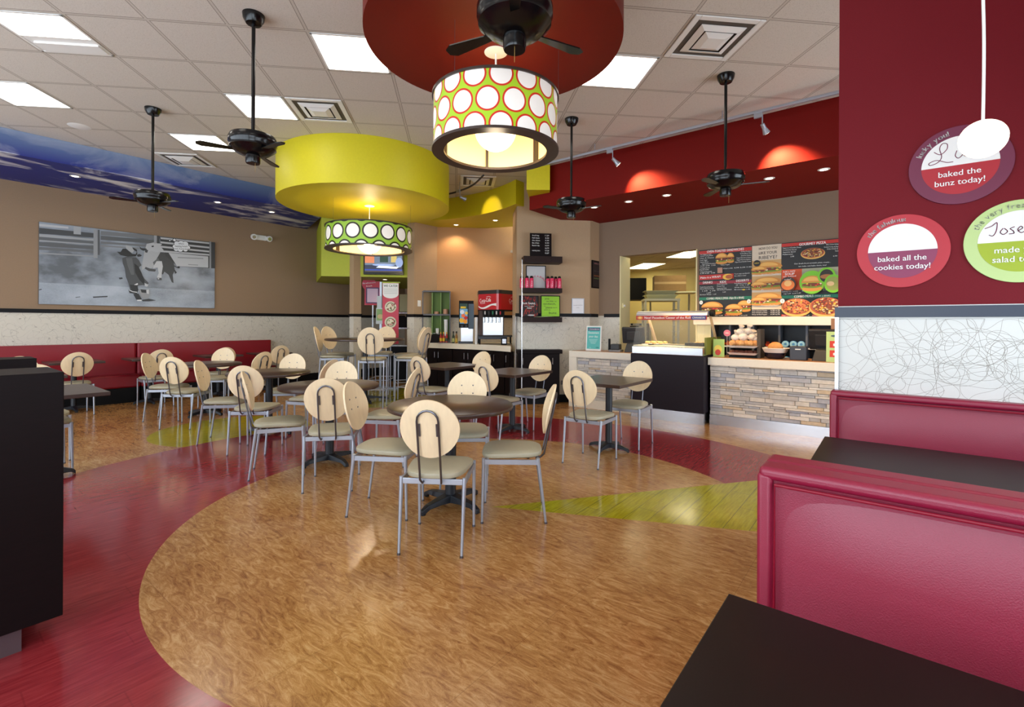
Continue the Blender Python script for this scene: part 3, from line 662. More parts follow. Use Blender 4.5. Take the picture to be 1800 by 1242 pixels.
def make_chair(name, label, cat, sh, rx, rz, zc, foot=None, legr=.011):
    t = thing(name, (0, 0, -50), 0, label, cat)
    seat_pad(t, sh-.03); zr = sh-.062
    for sx in (-1, 1):
        for (sy, x0, y0, x1, y1) in ((-1, .188, -.172, .184, -.228), (1, .183, .190, .183, .20)):
            b = B(); b.cyl((sx*x1, y1, 0), (sx*x0, y0, zr+.022), legr*.75, legr*1.15, 'silver_paint', 12)
            b.cyl((sx*x1, y1, 0), (sx*x1, y1, .012), legr*.95, m='dark_steel', n=10); b.build('leg', t, smooth=True)
    b = B(); b.box(-.185, .185, -.180, -.166, zr-.02, zr+.014, 'silver_paint'); b.box(-.18, .18, .18, .19, zr-.02, zr+.01, 'silver_paint')
    for sx in (-1, 1): b.prism([(sx*.184, -.17), (sx*.196, -.17), (sx*.19, .185), (sx*.178, .185)], zr-.02, zr+.012, 'silver_paint')
    b.box(-.12, .12, -.12, -.10, zr+.0, zr+.022, 'black'); b.box(-.12, .12, .08, .10, zr+.0, zr+.022, 'black'); b.build('seat_frame', t, bev=.003)
    tilt = radians(13); yc = -.248; zt = zc+.05
    P = []
    for sx in (-1, 1):
        s_ = [(sx*.05, -.165, zr+.0), (sx*.056, -.195, zr-.006), (sx*.062, -.222, zr+.02)]
        y1 = yc-.038-sin(tilt)*(zt-zc); s_.append((sx*.062, -.232, zr+.07))
        s_.append((sx*.062, y1, zt)); P.append(s_)
    mid = [(.062*cos(pi*k/8), P[0][-1][1]-sin(tilt)*.062*sin(pi*k/8), zt+.062*sin(pi*k/8)) for k in range(1, 8)]
    path = P[1]+mid+P[0][::-1]
    B().tube(path, .0065, 'dark_steel', 8).build('back_tube', t, smooth=True)
    d = disc_back(t, zc, yc, rx, rz, tilt)
    for sx in (-1, 1):
        b = B(); b.T = Matrix.Translation((sx*.05, yc-.034, zc)) @ Matrix.Rotation(tilt, 4, 'X'); b.box(-.005, .005, -.003, .003, -.04, .035, 'dark_steel'); b.build('bracket', t)
    if foot:
        for zf, ys in ((foot, (1,)), (foot+.03, (-1.04,))):
            b = B(); b.cyl((-.195, ys[0]*.198, zf), (.195, ys[0]*.198, zf), .008, m='silver_paint', n=10); b.build('foot_rail', t, smooth=True)
        b = B()
        for sx in (-1, 1): b.cyl((sx*.199, -.20, foot+.015), (sx*.195, .195, foot+.015), .007, m='silver_paint', n=10)
        b.build('side_rail', t, smooth=True)
    return t
CHAIR = make_chair('dining_chair', '', 'chair', .478, .174, .177, .738)
STOOL = make_chair('bar_stool', '', 'bar stool', .80, .195, .215, 1.06, foot=.28)
_used = set()
def put_chair(X, Y, deg, label, grp, proto=CHAIR, room=None):
    """X, Y in metres right of and ahead of the camera; deg: the way the sitter faces, counted from the camera's right."""
    t = proto if proto.name not in _used else copy_tree(proto)
    _used.add(proto.name)
    x, y = room or CR(X, Y)
    t.location = (x, y, 0); t.rotation_euler = (0, 0, (radians(deg)+TH if room is None else radians(deg))-pi/2)
    t['label'] = label; t['group'] = grp; return t
G1 = 'chairs at the front round table'; G2 = 'chairs at the middle round table'; G3 = 'chairs at the left round table'; G4 = 'chairs at the far-left round table'
G5 = 'chairs at the square tables'; G6 = 'chairs along the red wall bench'; G7 = 'stools round the bar table'
put_chair(-.445, 2.985, 85, 'round-backed pale wood chair nearest the viewer, its back turned, at the front round table', G1)
put_chair(-.885, 3.46, -7, 'round-backed wood chair on the left of the front round table, seen from the side', G1)
put_chair(.005, 3.40, 180, 'round-backed wood chair on the right of the front round table, beside the green floor wedge', G1)
put_chair(-.385, 4.00, -88, 'bright round-backed chair on the far side of the front round table, facing the viewer', G1)
put_chair(-1.49, 4.01, 100, 'pale round-backed chair with its back turned at the middle round table', G2)
put_chair(-2.07, 4.30, 22, 'round-backed chair seen edge-on at the left of the middle round table', G2)
put_chair(-1.86, 5.10, -82, 'bright round-backed chair behind the middle round table below the bar stools', G2)
put_chair(-1.20, 4.66, 172, 'round-backed chair on the right of the middle round table, its white back seen edge-on', G2)
put_chair(-2.68, 5.05, 94, 'pale round-backed chair with its back turned at the left round table', G3)
put_chair(-3.23, 5.44, 12, 'orange-toned round-backed chair left of the left round table, its front showing', G3)
put_chair(-2.98, 6.33, -85, 'bright round-backed chair on the far side of the left round table', G3)
put_chair(-2.36, 5.66, 165, 'chair between the left and middle round tables, its back hidden behind a nearer chair', G3)
put_chair(-4.19, 6.19, 92, 'pale round-backed chair with its back turned at the far-left round table', G4)
put_chair(-4.72, 6.62, 10, 'orange-toned round-backed chair left of the far-left round table', G4)
put_chair(-4.72, 7.68, -80, 'bright round-backed chair on the far side of the far-left round table', G4)
put_chair(-3.88, 7.10, 160, 'brown-looking round-backed chair on the right of the far-left round table, its tube showing', G4)
put_chair(.775, 4.70, 55, 'cream round-backed chair with its back turned at the square table before the order counter', G5)
put_chair(1.31, 5.34, 235, 'cream round-backed chair facing the viewer at the square table before the order counter', G5)
put_chair(.24, 6.27, 235, 'round-backed chair with shiny lower front beside the black cabinet', G5)
put_chair(-.14, 5.62, 52, 'round-backed chair with its back turned, left of the square table below the wall shelves', G5)
put_chair(-1.05, 6.44, 55, 'pale round-backed chair with its back turned before the drinks cabinets', G5)
put_chair(-.60, 7.09, 235, 'small bright round-backed chair right against the drinks cabinets', G5)

def round_table(X, Y, lab, h=.745, R=.46, group='round tables', ring=False, rb=.30, rz=30):
    x, y = CR(X, Y); t = thing('round_table', (x, y, 0), TH+radians(rz), lab, 'table', group)
    B().lathe([(R-.03, h-.036), (R-.004, h-.030), (R, h-.02), (R-.002, h-.008), (R-.012, h)], (0, 0), 72, 'table_top').build('table_top', t, smooth=True)
    B().lathe([(.045, .05), (.04, .09), (.04, h-.04), (.12, h-.037)], (0, 0), 24, 'black_iron').build('column', t, smooth=True)
    b = B()
    for k in range(4):
        b.T = Matrix.Rotation(pi/2*k, 4, 'Z')
        vs = []; pr = [(.03, .045, .03, .085), (.12, .035, .035, .075), (.22, .026, .03, .062), (rb-.03, .022, .014, .048), (rb, .018, .0, .032)]
        for (r, w, z0, z1) in pr: vs += [(r, -w, z0), (r, w, z0), (r, w*.8, z1), (r, -w*.8, z1)]
        fs = [(0, 1, 2, 3)[::-1]]
        for j in range(len(pr)-1):
            q = j*4; fs += [(q+i, q+(i+1) % 4, q+4+(i+1) % 4, q+4+i) for i in range(4)]
        q = 16; fs.append((q, q+1, q+2, q+3)); b.add(vs, fs, 'black_iron')
        b.cyl((rb-.02, 0, .0), (rb-.02, 0, .016), .018, m='black', n=10)
    b.build('base', t, bev=.004)
    if ring: B().lathe([(.2, .27), (.215, .262), (.23, .27), (.215, .278), (.2, .27)], (0, 0), 40, 'black_iron', cap=False).build('foot_ring', t, smooth=True)
    return t
def square_table(x, y, sx, sy, lab, rz=0, h=.745, m='table_top', group='square tables', th=.032, rb=.26, br=45):
    t = thing('square_table', (x, y, 0), rz, lab, 'table', group)
    b = B().box(-sx/2, sx/2, -sy/2, sy/2, h-th, h, m); b.build('table_top', t, bev=.004)
    B().lathe([(.042, .05), (.036, .09), (.036, h-th), (.10, h-th)], (0, 0), 24, 'black_iron').build('column', t, smooth=True)
    b = B()
    for k in range(4):
        b.T = Matrix.Rotation(pi/2*k+radians(br), 4, 'Z'); pr = [(.02, .04, .03, .08), (rb*.46, .032, .03, .07), (rb*.77, .024, .026, .055), (rb*.92, .02, .012, .045), (rb, .016, .0, .03)]; vs = []
        for (r, w, z0, z1) in pr: vs += [(r, -w, z0), (r, w, z0), (r, w*.8, z1), (r, -w*.8, z1)]
        fs = [(3, 2, 1, 0)]
        for j in range(4):
            q = j*4; fs += [(q+i, q+(i+1) % 4, q+4+(i+1) % 4, q+4+i) for i in range(4)]
        fs.append((16, 17, 18, 19)); b.add(vs, fs, 'black_iron')
    b.build('base', t, bev=.004)
    return t
round_table(-.448, 3.55, 'dark round table in the front with the nearest chair at it', rz=51, rb=.28)
round_table(-1.75, 4.62, 'dark round table in the middle of the room', rz=54, rb=.28)
round_table(-2.92, 5.78, 'dark round table left of the middle one, over the green floor patch', rz=84, rb=.28)
round_table(-4.42, 6.93, 'dark round table farthest left, before the red wall bench', rz=78, rb=.28)
round_table(-2.52, 8.25, 'high dark round bar table with stools, below the spotted green lamp', 1.07, .66, 'bar table', True, .40)
x, y = CR(1.04, 5.13); square_table(x, y, .64, .80, 'dark square table before the stone order counter', rb=.23, br=0)
x, y = CR(.01, 6.0); square_table(x, y, .68, .78, 'dark square table in front of the corner column shelves', br=0)
x, y = CR(-.92, 6.84); square_table(x, y, .70, .76, 'dark square table in front of the drinks cabinets', br=0)
for (X, Y, d, lab) in ((-3.0, 8.1, 8, 'bar stool on the left of the high table, its round back edge-on'), (-3.12, 8.72, -20, 'bar stool behind the leftmost one, mostly hidden'), (-2.18, 7.55, 97, 'bar stool in the middle with its round back turned to the viewer'),
                       (-2.45, 9.05, -92, 'bar stool on the far side of the high table behind the middle one'), (-1.88, 8.62, 205, 'bar stool on the right of the high table, its front showing, by the right post'), (-1.66, 7.95, 162, 'bar stool on the right of the high table seen from behind')):
    put_chair(X, Y, d, lab, G7, STOOL)
# red wall bench on the left
def bench(y0, y1, lab, front=-9.87, wall=AL+.002, top=.972):
    t = thing('wall_bench', ((front+wall)/2, (y0+y1)/2, 0), 0, lab, 'bench', 'red wall benches'); L = (y1-y0)/2; f = front-t.location[0]; w = wall-t.location[0]
    B().box(w, f-.03, -L+.01, L-.01, 0, .245, 'black').build('base', t)
    b = B().box(w+.1, f, -L, L, .247, .46, 'bench_vinyl'); b.build('seat', t, smooth=True, bev=.03, segs=4)
    b = B().prism([(w, -L), (w+.13, -L), (w+.13, L), (w, L)], .44, top, 'bench_vinyl'); b.build('backrest', t, smooth=True, bev=.035, segs=4)
bend = 4.72; mid_ = Z(241, 603, a=AL+.13)[1]
bench(mid_+.004, bend, 'red vinyl wall bench section on the right, ending before the posts'); bench(-.6, mid_-.004, 'red vinyl wall bench section on the left, under the rodeo picture')
for (px, lab) in ((130, 'left of the four, behind the leftmost full chair'), (264, 'second from the left, by the bench joint'), (384, 'third from the left, below the bright chairs'), (474, 'rightmost of the four, at the bench end')):
    y = Z(px, 626, a=-9.58)[1]; square_table(-9.58, y, .60, .62, 'narrow table at the red bench, '+lab, group='tables at the red wall bench', rb=.22, br=0)
for (px, lab) in ((137, 'round-backed chair facing the red bench, nearest the black divider'), (283, 'round-backed chair facing the red bench, second along, behind the orange-toned chair'), (396, 'round-backed chair facing the red bench, peeking out behind a bright chair'), (493, 'tan round-backed chair facing the red bench at its right end')):
    y = Z(px, 640, a=-8.94)[1]; put_chair(0, 0, 180, lab, G6, room=(-9.20, y))
# left corner behind the divider
square_table(-5.63, .80, .86, .56, 'greyish square table partly hidden by the black divider', group='tables behind the divider', rb=.13, br=0)
square_table(-7.45, .80, .64, .62, 'far greyish square table peeking over the black divider', group='tables behind the divider', rb=.24)
put_chair(0, 0, 0, 'white round-backed chair seen over the black divider between two grey tables', 'chairs behind the divider', room=(-6.40, .80))
put_chair(0, 0, 0, 'pale round-backed chair at the far left edge, only its top over the divider', 'chairs behind the divider', room=(-8.06, .86))
x, y = W(131, 828); put_chair(0, 0, 90, 'chair cut off by the black divider, its seat corner and silver leg showing', 'chairs behind the divider', room=(-5.93, .73))
def divider(x0, x1, y0, y1, lab, top=1.126):
    t = thing('half_wall_divider', ((x0+x1)/2, (y0+y1)/2, 0), 0, lab, 'divider', 'black half-height dividers'); hx, hy = (x1-x0)/2, (y1-y0)/2
    B().box(-hx, hx, -hy, hy, .10, top, 'wenge').build('panel', t, bev=.003); B().box(-hx+.02, hx-.03, -hy, hy-.12, 0, .10, M('plinth', (84, 66, 70), .5)).build('plinth', t)
divider(-3.10, -2.74, -1.4, .415, 'near black half wall divider at the left edge of the view')
divider(-4.10, -3.87, -1.4, .469, 'black half wall divider just behind the nearest one')

# ---------------------------------------------------------------- booths on the right
def cushion(b, x0, x1, y0, y1, z0, z1, m='red_vinyl'): b.box(x0, x1, y0, y1, z0, z1, m)
def booth(yb, side, lab, wallside=False):
    """side -1: seat towards the viewer; the backrest's rear plane at yb."""
    t = thing('booth_bench', (.42, yb, 0), 0, lab, 'booth seat', 'red vinyl booth seats'); x0, x1 = -.70, .76; s = side; th = .075
    B().box(x0+.02, x1, s*.02, s*.52, 0, .12, 'black').build('base', t)
    B().box(x0, x1, s*.06, s*.56, .12, .33, 'red_vinyl').build('seat_base', t, bev=.01)
    B().box(x0, x1, s*.06, s*.57, .33, .46, 'red_vinyl').build('seat', t, smooth=True, bev=.03, segs=4)
    # backrest: a padded panel, pillowed between piped edges
    b = B(); nx, nz = 40, 24; zb, zt = .44, .915; vs = []
    for j in range(nz+1):
        for i in range(nx+1):
            u = i/nx; v = j/nz; x = x0+.035+(x1-x0-.035)*u; z = zb+(zt-zb)*v
            e = (1-(1-min(1, u/.22))**2.2)*(1-(1-min(1, (1-v)/.45))**2.2); vs.append((x, s*(th-.018+.03*e+.012*(1-v)), z))
    fs = [(j*(nx+1)+i, j*(nx+1)+i+1, (j+1)*(nx+1)+i+1, (j+1)*(nx+1)+i) for j in range(nz) for i in range(nx)]
    if s > 0: fs = [f[::-1] for f in fs]
    b.add(vs, fs, 'red_vinyl'); b.build('back_cushion', t, smooth=True)
    b = B(); b.box(x0, x1, s*.002, s*(th-.012), .12, .925, 'red_vinyl'); b.build('back_panel', t, bev=.006)
    b = B(); b.box(x0-.004, x1, s*.0, s*(th+.01), .922, .957, 'red_vinyl'); b.build('top_roll', t, smooth=True, bev=.014, segs=4)
    b = B(); b.box(x0-.008, x0+.03, s*.0, s*(th+.01), .10, .940, 'red_vinyl'); b.build('end_roll', t, smooth=True, bev=.012, segs=4)
    b = B(); y = s*(th+.010)
    b.tube([(x1, y, .914), (x0+.036, y, .914), (x0+.036, y+s*.004, .44)], .0045, 'red_piping', 8)
    b.build('piping', t, smooth=True); return t
booth(1.520, -1, 'near red vinyl booth seat back, in the lower right'); booth(1.525, 1, 'red booth seat facing away, back to back with the near one')
booth(BS-.004, -1, 'far red vinyl booth seat against the wall of round signs')
def booth_table(y0, y1, lab):
    t = thing('booth_table', (.36, (y0+y1)/2, 0), 0, lab, 'table', 'booth tables'); h = (y1-y0)/2
    B().box(-.645, .80, -h, h, .707, .74, 'table_dark').build('table_top', t, bev=.003)
    B().lathe([(.05, .03), (.04, .08), (.04, .707), (.12, .707)], (0, 0), 24, 'black_iron').build('column', t, smooth=True)
    b = B(); b.box(-.3, .3, -.04, .04, 0, .05, 'black_iron'); b.box(-.04, .04, -.14, .14, 0, .05, 'black_iron'); b.build('base', t, bev=.01)
booth_table(.34, 1.144, 'near very dark booth table at the bottom right'); booth_table(2.33, 3.078, 'dark brown booth table between the two red booth seats')
# ================================================================ things on walls and counters
def fit(s, t, p0, p1, size, m, bold=0):
    """Set text t so that it runs exactly from p0 to p1 (local), cap height = size*.7."""
    vs, fs, x0, x1 = glyph(t, size, 2); L = math.hypot(p1[0]-p0[0], p1[1]-p0[1]); k = L/(x1-x0) if x1 > x0 else 1
    ux, uy = (p1[0]-p0[0])/L, (p1[1]-p0[1])/L; s.b.T = s.M
    for d in ([0] if not bold else [-bold, bold]):
        z = s._z(); s.b.add([(p0[0]+((v[0]-x0)*k+d)*ux-v[1]*uy, p0[1]+((v[0]-x0)*k+d)*uy+v[1]*ux, z) for v in vs], fs, m)
Wt = col(240, 240, 238); Bk = col(18, 18, 20)
# ---- round signs on the sign wall
def round_sign(x, z, R, ring, lower, arctxt, a0, l1, l2, lab, arc_ink=Wt, ink=Wt):
    t = thing('round_wall_sign', (x, BS, z), 0, lab, 'sign', 'round signs on the red wall')
    b = B(); b.T = Matrix.Rotation(pi/2, 4, 'X'); b.lathe([(R, .001), (R, .012)], (0, 0), 72, ring); b.build('board', t, bev=.0015)
    b = B(); s = Sheet(b, frame_M((0, -.0125, 0), (1, 0, 0))); r = R*.74
    s.ell(0, 0, r, r, Wt, 0, 180, 40); b.build('write_on_panel', t)
    b = B(); s = Sheet(b, frame_M((0, -.0125, 0), (1, 0, 0))); s.ell(0, 0, r, r, lower, 180, 360, 40); s = Sheet(b, frame_M((0, -.0130, 0), (1, 0, 0))); s.k = 2
    s.arc(arctxt, 0, 0, R*.80, radians(a0), R*.18, arc_ink, bold=.0006)
    s.text(l1, 0, -R*.27, R*.205, ink, bold=.0004); s.text(l2, 0, -R*.50, R*.205, ink, bold=.0004); b.build('print', t)
    return t
round_sign(.038, 1.753, .203, col(186, 38, 52), col(140, 50, 88), 'the fabulous', 149, 'baked all the', 'cookies today!', 'red-ringed round sign with an empty white half, about baked cookies')
t = round_sign(.272, 2.185, .206, col(112, 34, 66), col(176, 28, 42), 'lucky you!', 157, 'baked the', 'bunz today!', 'purple-ringed round sign with handwriting, behind the globe lamp')
mg = col(130, 20, 70)
def hand(t, lines, w=.0035):
    b = B(); s = Sheet(b, frame_M((0, -.0125, 0), (1, 0, 0))); s.k = 6
    for l in lines: s.stroke(smooth_path(l, 6), w, mg)
    b.build('handwriting', t)
hand(t, [[(-.10, .085), (-.075, .068), (-.05, .09), (-.048, .118), (-.066, .125), (-.078, .10), (-.070, .055), (-.085, .028), (-.115, .018), (-.12, .03), (-.09, .04), (-.05, .022), (-.025, .020)],
         [(-.010, .075), (-.016, .05), (-.004, .035), (.012, .05), (.016, .075), (.018, .045), (.03, .038)], [(.05, .07), (.038, .055), (.045, .038), (.062, .045)], [(.075, .07), (.07, .04), (.085, .035), (.1, .06)]])
t = round_sign(.495, 1.762, .206, col(190, 214, 140), col(160, 180, 28), 'the very fresh', 156, 'made your', 'salad today!', 'pale green-ringed round sign with a handwritten name, cut by the right edge', col(226, 238, 206))
hand(t, [[(-.125, .075), (-.10, .085), (-.082, .10), (-.084, .06), (-.096, .035), (-.11, .04)], [(-.06, .068), (-.07, .05), (-.058, .038), (-.044, .052), (-.055, .068)], [(-.02, .072), (-.034, .064), (-.024, .052), (-.022, .04), (-.038, .038)],
         [(-.008, .05), (.008, .062), (.002, .072), (-.008, .056), (.004, .04), (.02, .05)]])
# ---- rodeo picture
pxs = 330/1800
def PL(x, y):
    q = Z(60+x*pxs, 380+y*pxs, a=AL+.03); return q[1]-1.255, q[2]-1.6
g = lambda v, r=.4: col(v, v+3, v+6, r)
t = thing('rodeo_picture', (AL, 1.255, 1.6), 0, 'wide black-and-white rodeo photograph of a bull chasing a cowboy clown', 'picture')
B().box(.001, .028, 0, 2.43, 0, 1.26, g(70)).build('panel', t)
m, nt, N, L, p = node_mat('dust_print', .3); nb = NB(nt); o_ = nb.obj(); zz = nb.sep(o_)[2]
dn = nb.noise(nb.mapv(o_, (1, 1, 1.6)), 1.7, 5, .55); gn = nb.noise(nb.mapv(o_, (1, 14, 34)), 3, 4, .7)
tt = nb.math('ADD', nb.math('MULTIPLY', dn, .8), nb.math('MULTIPLY', nb.math('MULTIPLY', gn, nb.math('LESS_THAN', zz, .33)), .25))
L.new(nb.ramp(tt, [(.30, lin((96, 102, 108))), (.42, lin((140, 149, 160))), (.58, lin((166, 176, 188))), (.8, lin((190, 198, 208)))]), p.inputs['Base Color'])
b = B(); s = Sheet(b, frame_M((.028, 0, 0), (0, 1, 0)))
s.rect(.002, .002, 2.428, 1.258, m)
for (x0, y0, x1, y1, v) in ((48, 70, 330, 95, 190), (48, 110, 600, 165, 66), (380, 95, 450, 170, 170), (48, 170, 600, 195, 165), (48, 195, 600, 225, 96), (48, 225, 600, 240, 160), (48, 245, 600, 285, 92), (48, 292, 600, 320, 104), (48, 345, 600, 360, 150),
                            (640, 140, 1190, 180, 118), (640, 185, 1190, 225, 92), (640, 240, 1190, 262, 112), (640, 275, 1100, 290, 128)):
    q = [PL(x0, y0), PL(x1, y0+(x1-x0)*.105*(1-(y0-60)/700)), PL(x1, y1+(x1-x0)*.09*(1-(y1-60)/700)), PL(x0, y1)]; s.poly([(min(max(a, .003), 2.425), min(h, 1.255)) for a, h in q], g(v))
for (x, w, v, y1) in ((570, 40, 150, 400), (612, 18, 84, 370), (1180, 22, 66, 260), (1150, 26, 160, 260)):
    q = [PL(x, 128+(x-600)*.1), PL(x+w, 130+(x-600)*.1), PL(x+w, y1), PL(x, y1)]; s.poly(q, g(v))
q = [PL(1200, 195), PL(1735, 250), PL(1735, 500), PL(1380, 480), PL(1260, 380)]; s.poly(q, g(54))
for k, (ya, yb) in enumerate(((200, 250), (240, 292), (282, 330), (325, 362))):
    s.poly([PL(1210, ya), PL(1680, yb), PL(1680, yb+16), PL(1215, ya+18)], g(186))
s.poly([PL(1290, 350), PL(1670, 385), PL(1670, 492), PL(1370, 478)], g(190)); s.poly([PL(1682, 240), PL(1698, 242), PL(1698, 500), PL(1680, 498)], g(140))
s.stroke([PL(1380, 395), PL(1620, 405)], .016, g(140)); s.stroke([PL(1480, 462), PL(1570, 468)], .012, g(130))
s.stroke([PL(570, 775), PL(700, 768)], .02, g(60)); s.stroke([PL(400, 778), PL(440, 772)], .01, g(80)); s.stroke([PL(50, 705), PL(70, 700)], .012, g(50))
b.build('print_background', t)
b = B(); s = Sheet(b, frame_M((.031, 0, 0), (0, 1, 0)))
def tr(pts, v): s.poly([PL(x, y) for x, y in pts], g(v))
# bull: body, chest, head, legs, tail
tr([(1180, 350), (1240, 345), (1300, 385), (1340, 450), (1350, 520), (1330, 560), (1338, 640), (1320, 630), (1290, 560), (1250, 530), (1235, 560), (1215, 540), (1215, 470), (1160, 440)], 62)
tr([(1060, 330), (1130, 300), (1220, 330), (1180, 400), (1160, 440), (1180, 470), (1120, 500), (1075, 490), (1035, 515), (1040, 440)], 176)
tr([(1140, 440), (1190, 400), (1215, 440), (1150, 470)], 96)
tr([(1080, 265), (1150, 250), (1210, 262), (1260, 275), (1265, 300), (1235, 330), (1180, 345), (1130, 330), (1085, 345), (1065, 315)], 186)
tr([(1215, 275), (1258, 272), (1268, 300), (1240, 320), (1222, 300)], 52)
tr([(1010, 288), (1030, 305), (1075, 308), (1085, 325), (1045, 330), (1020, 315)], 44); tr([(1062, 315), (1095, 325), (1085, 350), (1065, 345)], 60)
tr([(1125, 284), (1145, 280), (1150, 292), (1130, 296)], 24)
tr([(1175, 430), (1225, 430), (1235, 480), (1222, 560), (1222, 600), (1185, 602), (1180, 580), (1195, 545), (1185, 490), (1140, 500), (1150, 470)], 196)
tr([(1178, 590), (1222, 590), (1225, 612), (1180, 612)], 70); tr([(1185, 594), (1200, 594), (1200, 603), (1186, 603)], 220)
tr([(1070, 485), (1110, 500), (1170, 510), (1160, 530), (1100, 525), (1060, 500)], 70)
s.stroke(smooth_path([PL(1345, 475), PL(1370, 490), PL(1390, 488)], 4), .014, g(50)); tr([(1375, 480), (1398, 482), (1395, 498), (1375, 498)], 30); tr([(1340, 500), (1370, 540), (1350, 552)], 50)
# clown: hat, arms, coat, legs, shoes
tr([(795, 340), (830, 342), (850, 310), (880, 308), (905, 330), (940, 360), (975, 362), (985, 340), (960, 325), (935, 310), (950, 300), (985, 320), (990, 360), (975, 385), (900, 388), (830, 372)], 30)
tr([(880, 275), (935, 290), (960, 330), (940, 352), (905, 328), (880, 305)], 176)
tr([(985, 370), (1010, 360), (1035, 375), (1020, 385), (995, 388)], 40)
tr([(845, 400), (880, 388), (975, 392), (1005, 420), (1030, 470), (1015, 480), (1000, 500), (1060, 600), (1100, 640), (1075, 665), (1040, 660), (995, 665), (990, 700), (920, 700), (905, 640), (880, 580), (870, 500), (850, 450)], 74)
tr([(960, 450), (1000, 480), (1030, 540), (1060, 620), (1050, 650), (1010, 610), (970, 540)], 26)
tr([(880, 400), (940, 400), (950, 470), (960, 560), (930, 560), (895, 470)], 98)
tr([(960, 655), (990, 640), (998, 650), (972, 672)], 225); tr([(945, 658), (958, 660), (960, 672)], 225)
tr([(918, 655), (990, 660), (1000, 705), (985, 745), (915, 735), (905, 705), (930, 700)], 34); s.stroke([PL(915, 708), PL(945, 722), PL(985, 728)], .014, g(220))
tr([(950, 745), (1000, 740), (1030, 790), (1035, 805), (990, 808), (975, 790)], 32); tr([(985, 800), (1030, 798), (1030, 812), (990, 812)], 215)
tr([(1005, 695), (1060, 700), (1105, 700), (1112, 740), (1100, 785), (1050, 795), (1020, 770)], 150); tr([(1020, 700), (1075, 705), (1075, 735), (1030, 730)], 36); tr([(1075, 705), (1100, 700), (1100, 745), (1080, 740)], 200)
tr([(1060, 640), (1095, 655), (1085, 675), (1060, 670)], 190)
tr([(810, 588), (845, 585), (850, 600), (820, 605)], 56)
tr([(1035, 800), (1100, 790), (1170, 805), (1100, 815), (1040, 815)], 50)
b.build('print_figures', t)
b = B(); s = Sheet(b, frame_M((.036, 0, 0), (0, 1, 0)))
for v, e in ((20, 0), (232, 5)):
    for cx, cy, r in ((1370, 265, 32), (1410, 262, 34), (1450, 268, 34), (1475, 300, 26), (1450, 315, 30), (1400, 318, 30), (1360, 312, 28), (1345, 290, 22), (1410, 290, 46), (1345, 228, 18), (1300, 232, 12)):
        a, h = PL(cx, cy); s.ell(a, h, (r-e)*.00164, (r-e)*.00175, g(v), n=18)
ik = col(16, 16, 18)
for tx, x0, x1, y in (("who's", 1383, 1435, 268), ('buying lunch', 1352, 1470, 293), ('now, Funny boy?', 1342, 1484, 318)): fit(s, tx, PL(x0, y), PL(x1, y+4), .046, ik)
b.build('thought_bubble', t)
# ---- emergency light
q = Z(457, 418, a=AL); t = thing('emergency_light', (AL, q[1], q[2]), 0, 'white two-headed emergency light on the left wall', 'emergency light')
B().box(.001, .06, -.11, .11, -.05, .05, 'white').build('housing', t, bev=.01)
for s_ in (-1, 1):
    b = B(); b.cyl((.05, s_*.15, 0), (.10, s_*.155, -.012), .055, .06, 'white', 24); h = b.build('lamp_head', t, smooth=True); b = B(); b.cyl((.1005, s_*.155, -.012), (.104, s_*.155, -.013), .035, m='steel', n=20); b.build('bulb', h)
# ---- stone-clad order counter
STN = [M('stone_%d' % i, cc, .85, var=.10, scale=26, bump=.5) for i, cc in enumerate(((206, 202, 196), (190, 187, 184), (216, 210, 200), (178, 180, 188), (206, 188, 162), (226, 221, 213)))]
def stone(b, x0, x1, y, z0, z1):
    z = z0; rnd = random.Random(int(x0*100)+5)
    while z < z1-.012:
        h = min(rnd.choice((.028, .036, .045, .055)), z1-z); x = x0
        if z1-z-h < .015: h = z1-z
        while x < x1-.005:
            w = rnd.uniform(.10, .34); w = min(w, x1-x)
            if x1-x-w < .05: w = x1-x
            d = rnd.uniform(.004, .026); mt = STN[rnd.choice((0, 0, 0, 1, 1, 2, 2, 2, 3, 3, 4, 5, 5, 5))]
            jj = [rnd.uniform(0, .004) for _ in range(4)]
            vs = [(x+.001, y, z+.001), (x+w-.001, y, z+.001), (x+w-.001, y, z+h-.001), (x+.001, y, z+h-.001), (x+.003, y-d-jj[0], z+.003), (x+w-.003, y-d-jj[1], z+.002), (x+w-.003, y-d-jj[2], z+h-.003), (x+.003, y-d-jj[3], z+h-.002)]
            b.add(vs, [(4, 5, 6, 7), (0, 1, 5, 4), (1, 2, 6, 5), (2, 3, 7, 6), (3, 0, 4, 7)], mt); x += w
        z += h
def stone_counter(x0, x1, lab, leg=False, zt=.90):
    t = thing('order_counter', (0, 6.72, 0), 0, lab, 'counter', 'stone-clad order counters')
    dp = .50 if leg else .64; B().box(x0, x1, .03, dp-.04, .02, zt-.105, 'dark_grey').build('body', t)
    b = B(); stone(b, x0+(.12 if leg else 0), x1, .03, .135, zt-.10); o = b.build('stone_cladding', t); o['kind'] = 'stuff'; 
    del o['kind']
    B().box(x0+(.0 if leg else 0), x1, -.0, .03, 0, .135, 'steel' if not leg else 'white_slab').build('kick_plate', t)
    b = B(); b.box(x0-.02, x1, -.03, dp, zt-.10, zt, 'white_slab'); b.build('counter_top', t, bev=.004)
    B().box(x0+.02, x1-.01, .0, dp-.02, zt, zt+.004, M('tan_laminate', (176, 128, 88), .35, var=.2, scale=30, stretch=(8, 1, 1))).build('top_surface', t)
    if leg: B().box(x0-.02, x0+.12, -.03, dp-.02, 0, zt-.10, 'white_slab').build('end_panel', t, bev=.004)
    return t
stone_counter(-4.10, -3.0, 'left end of the stone-clad order counter with white top and end panel', True)
stone_counter(-1.925, 1.15, 'right part of the stone-clad order counter with steel kick plate', False, .895)
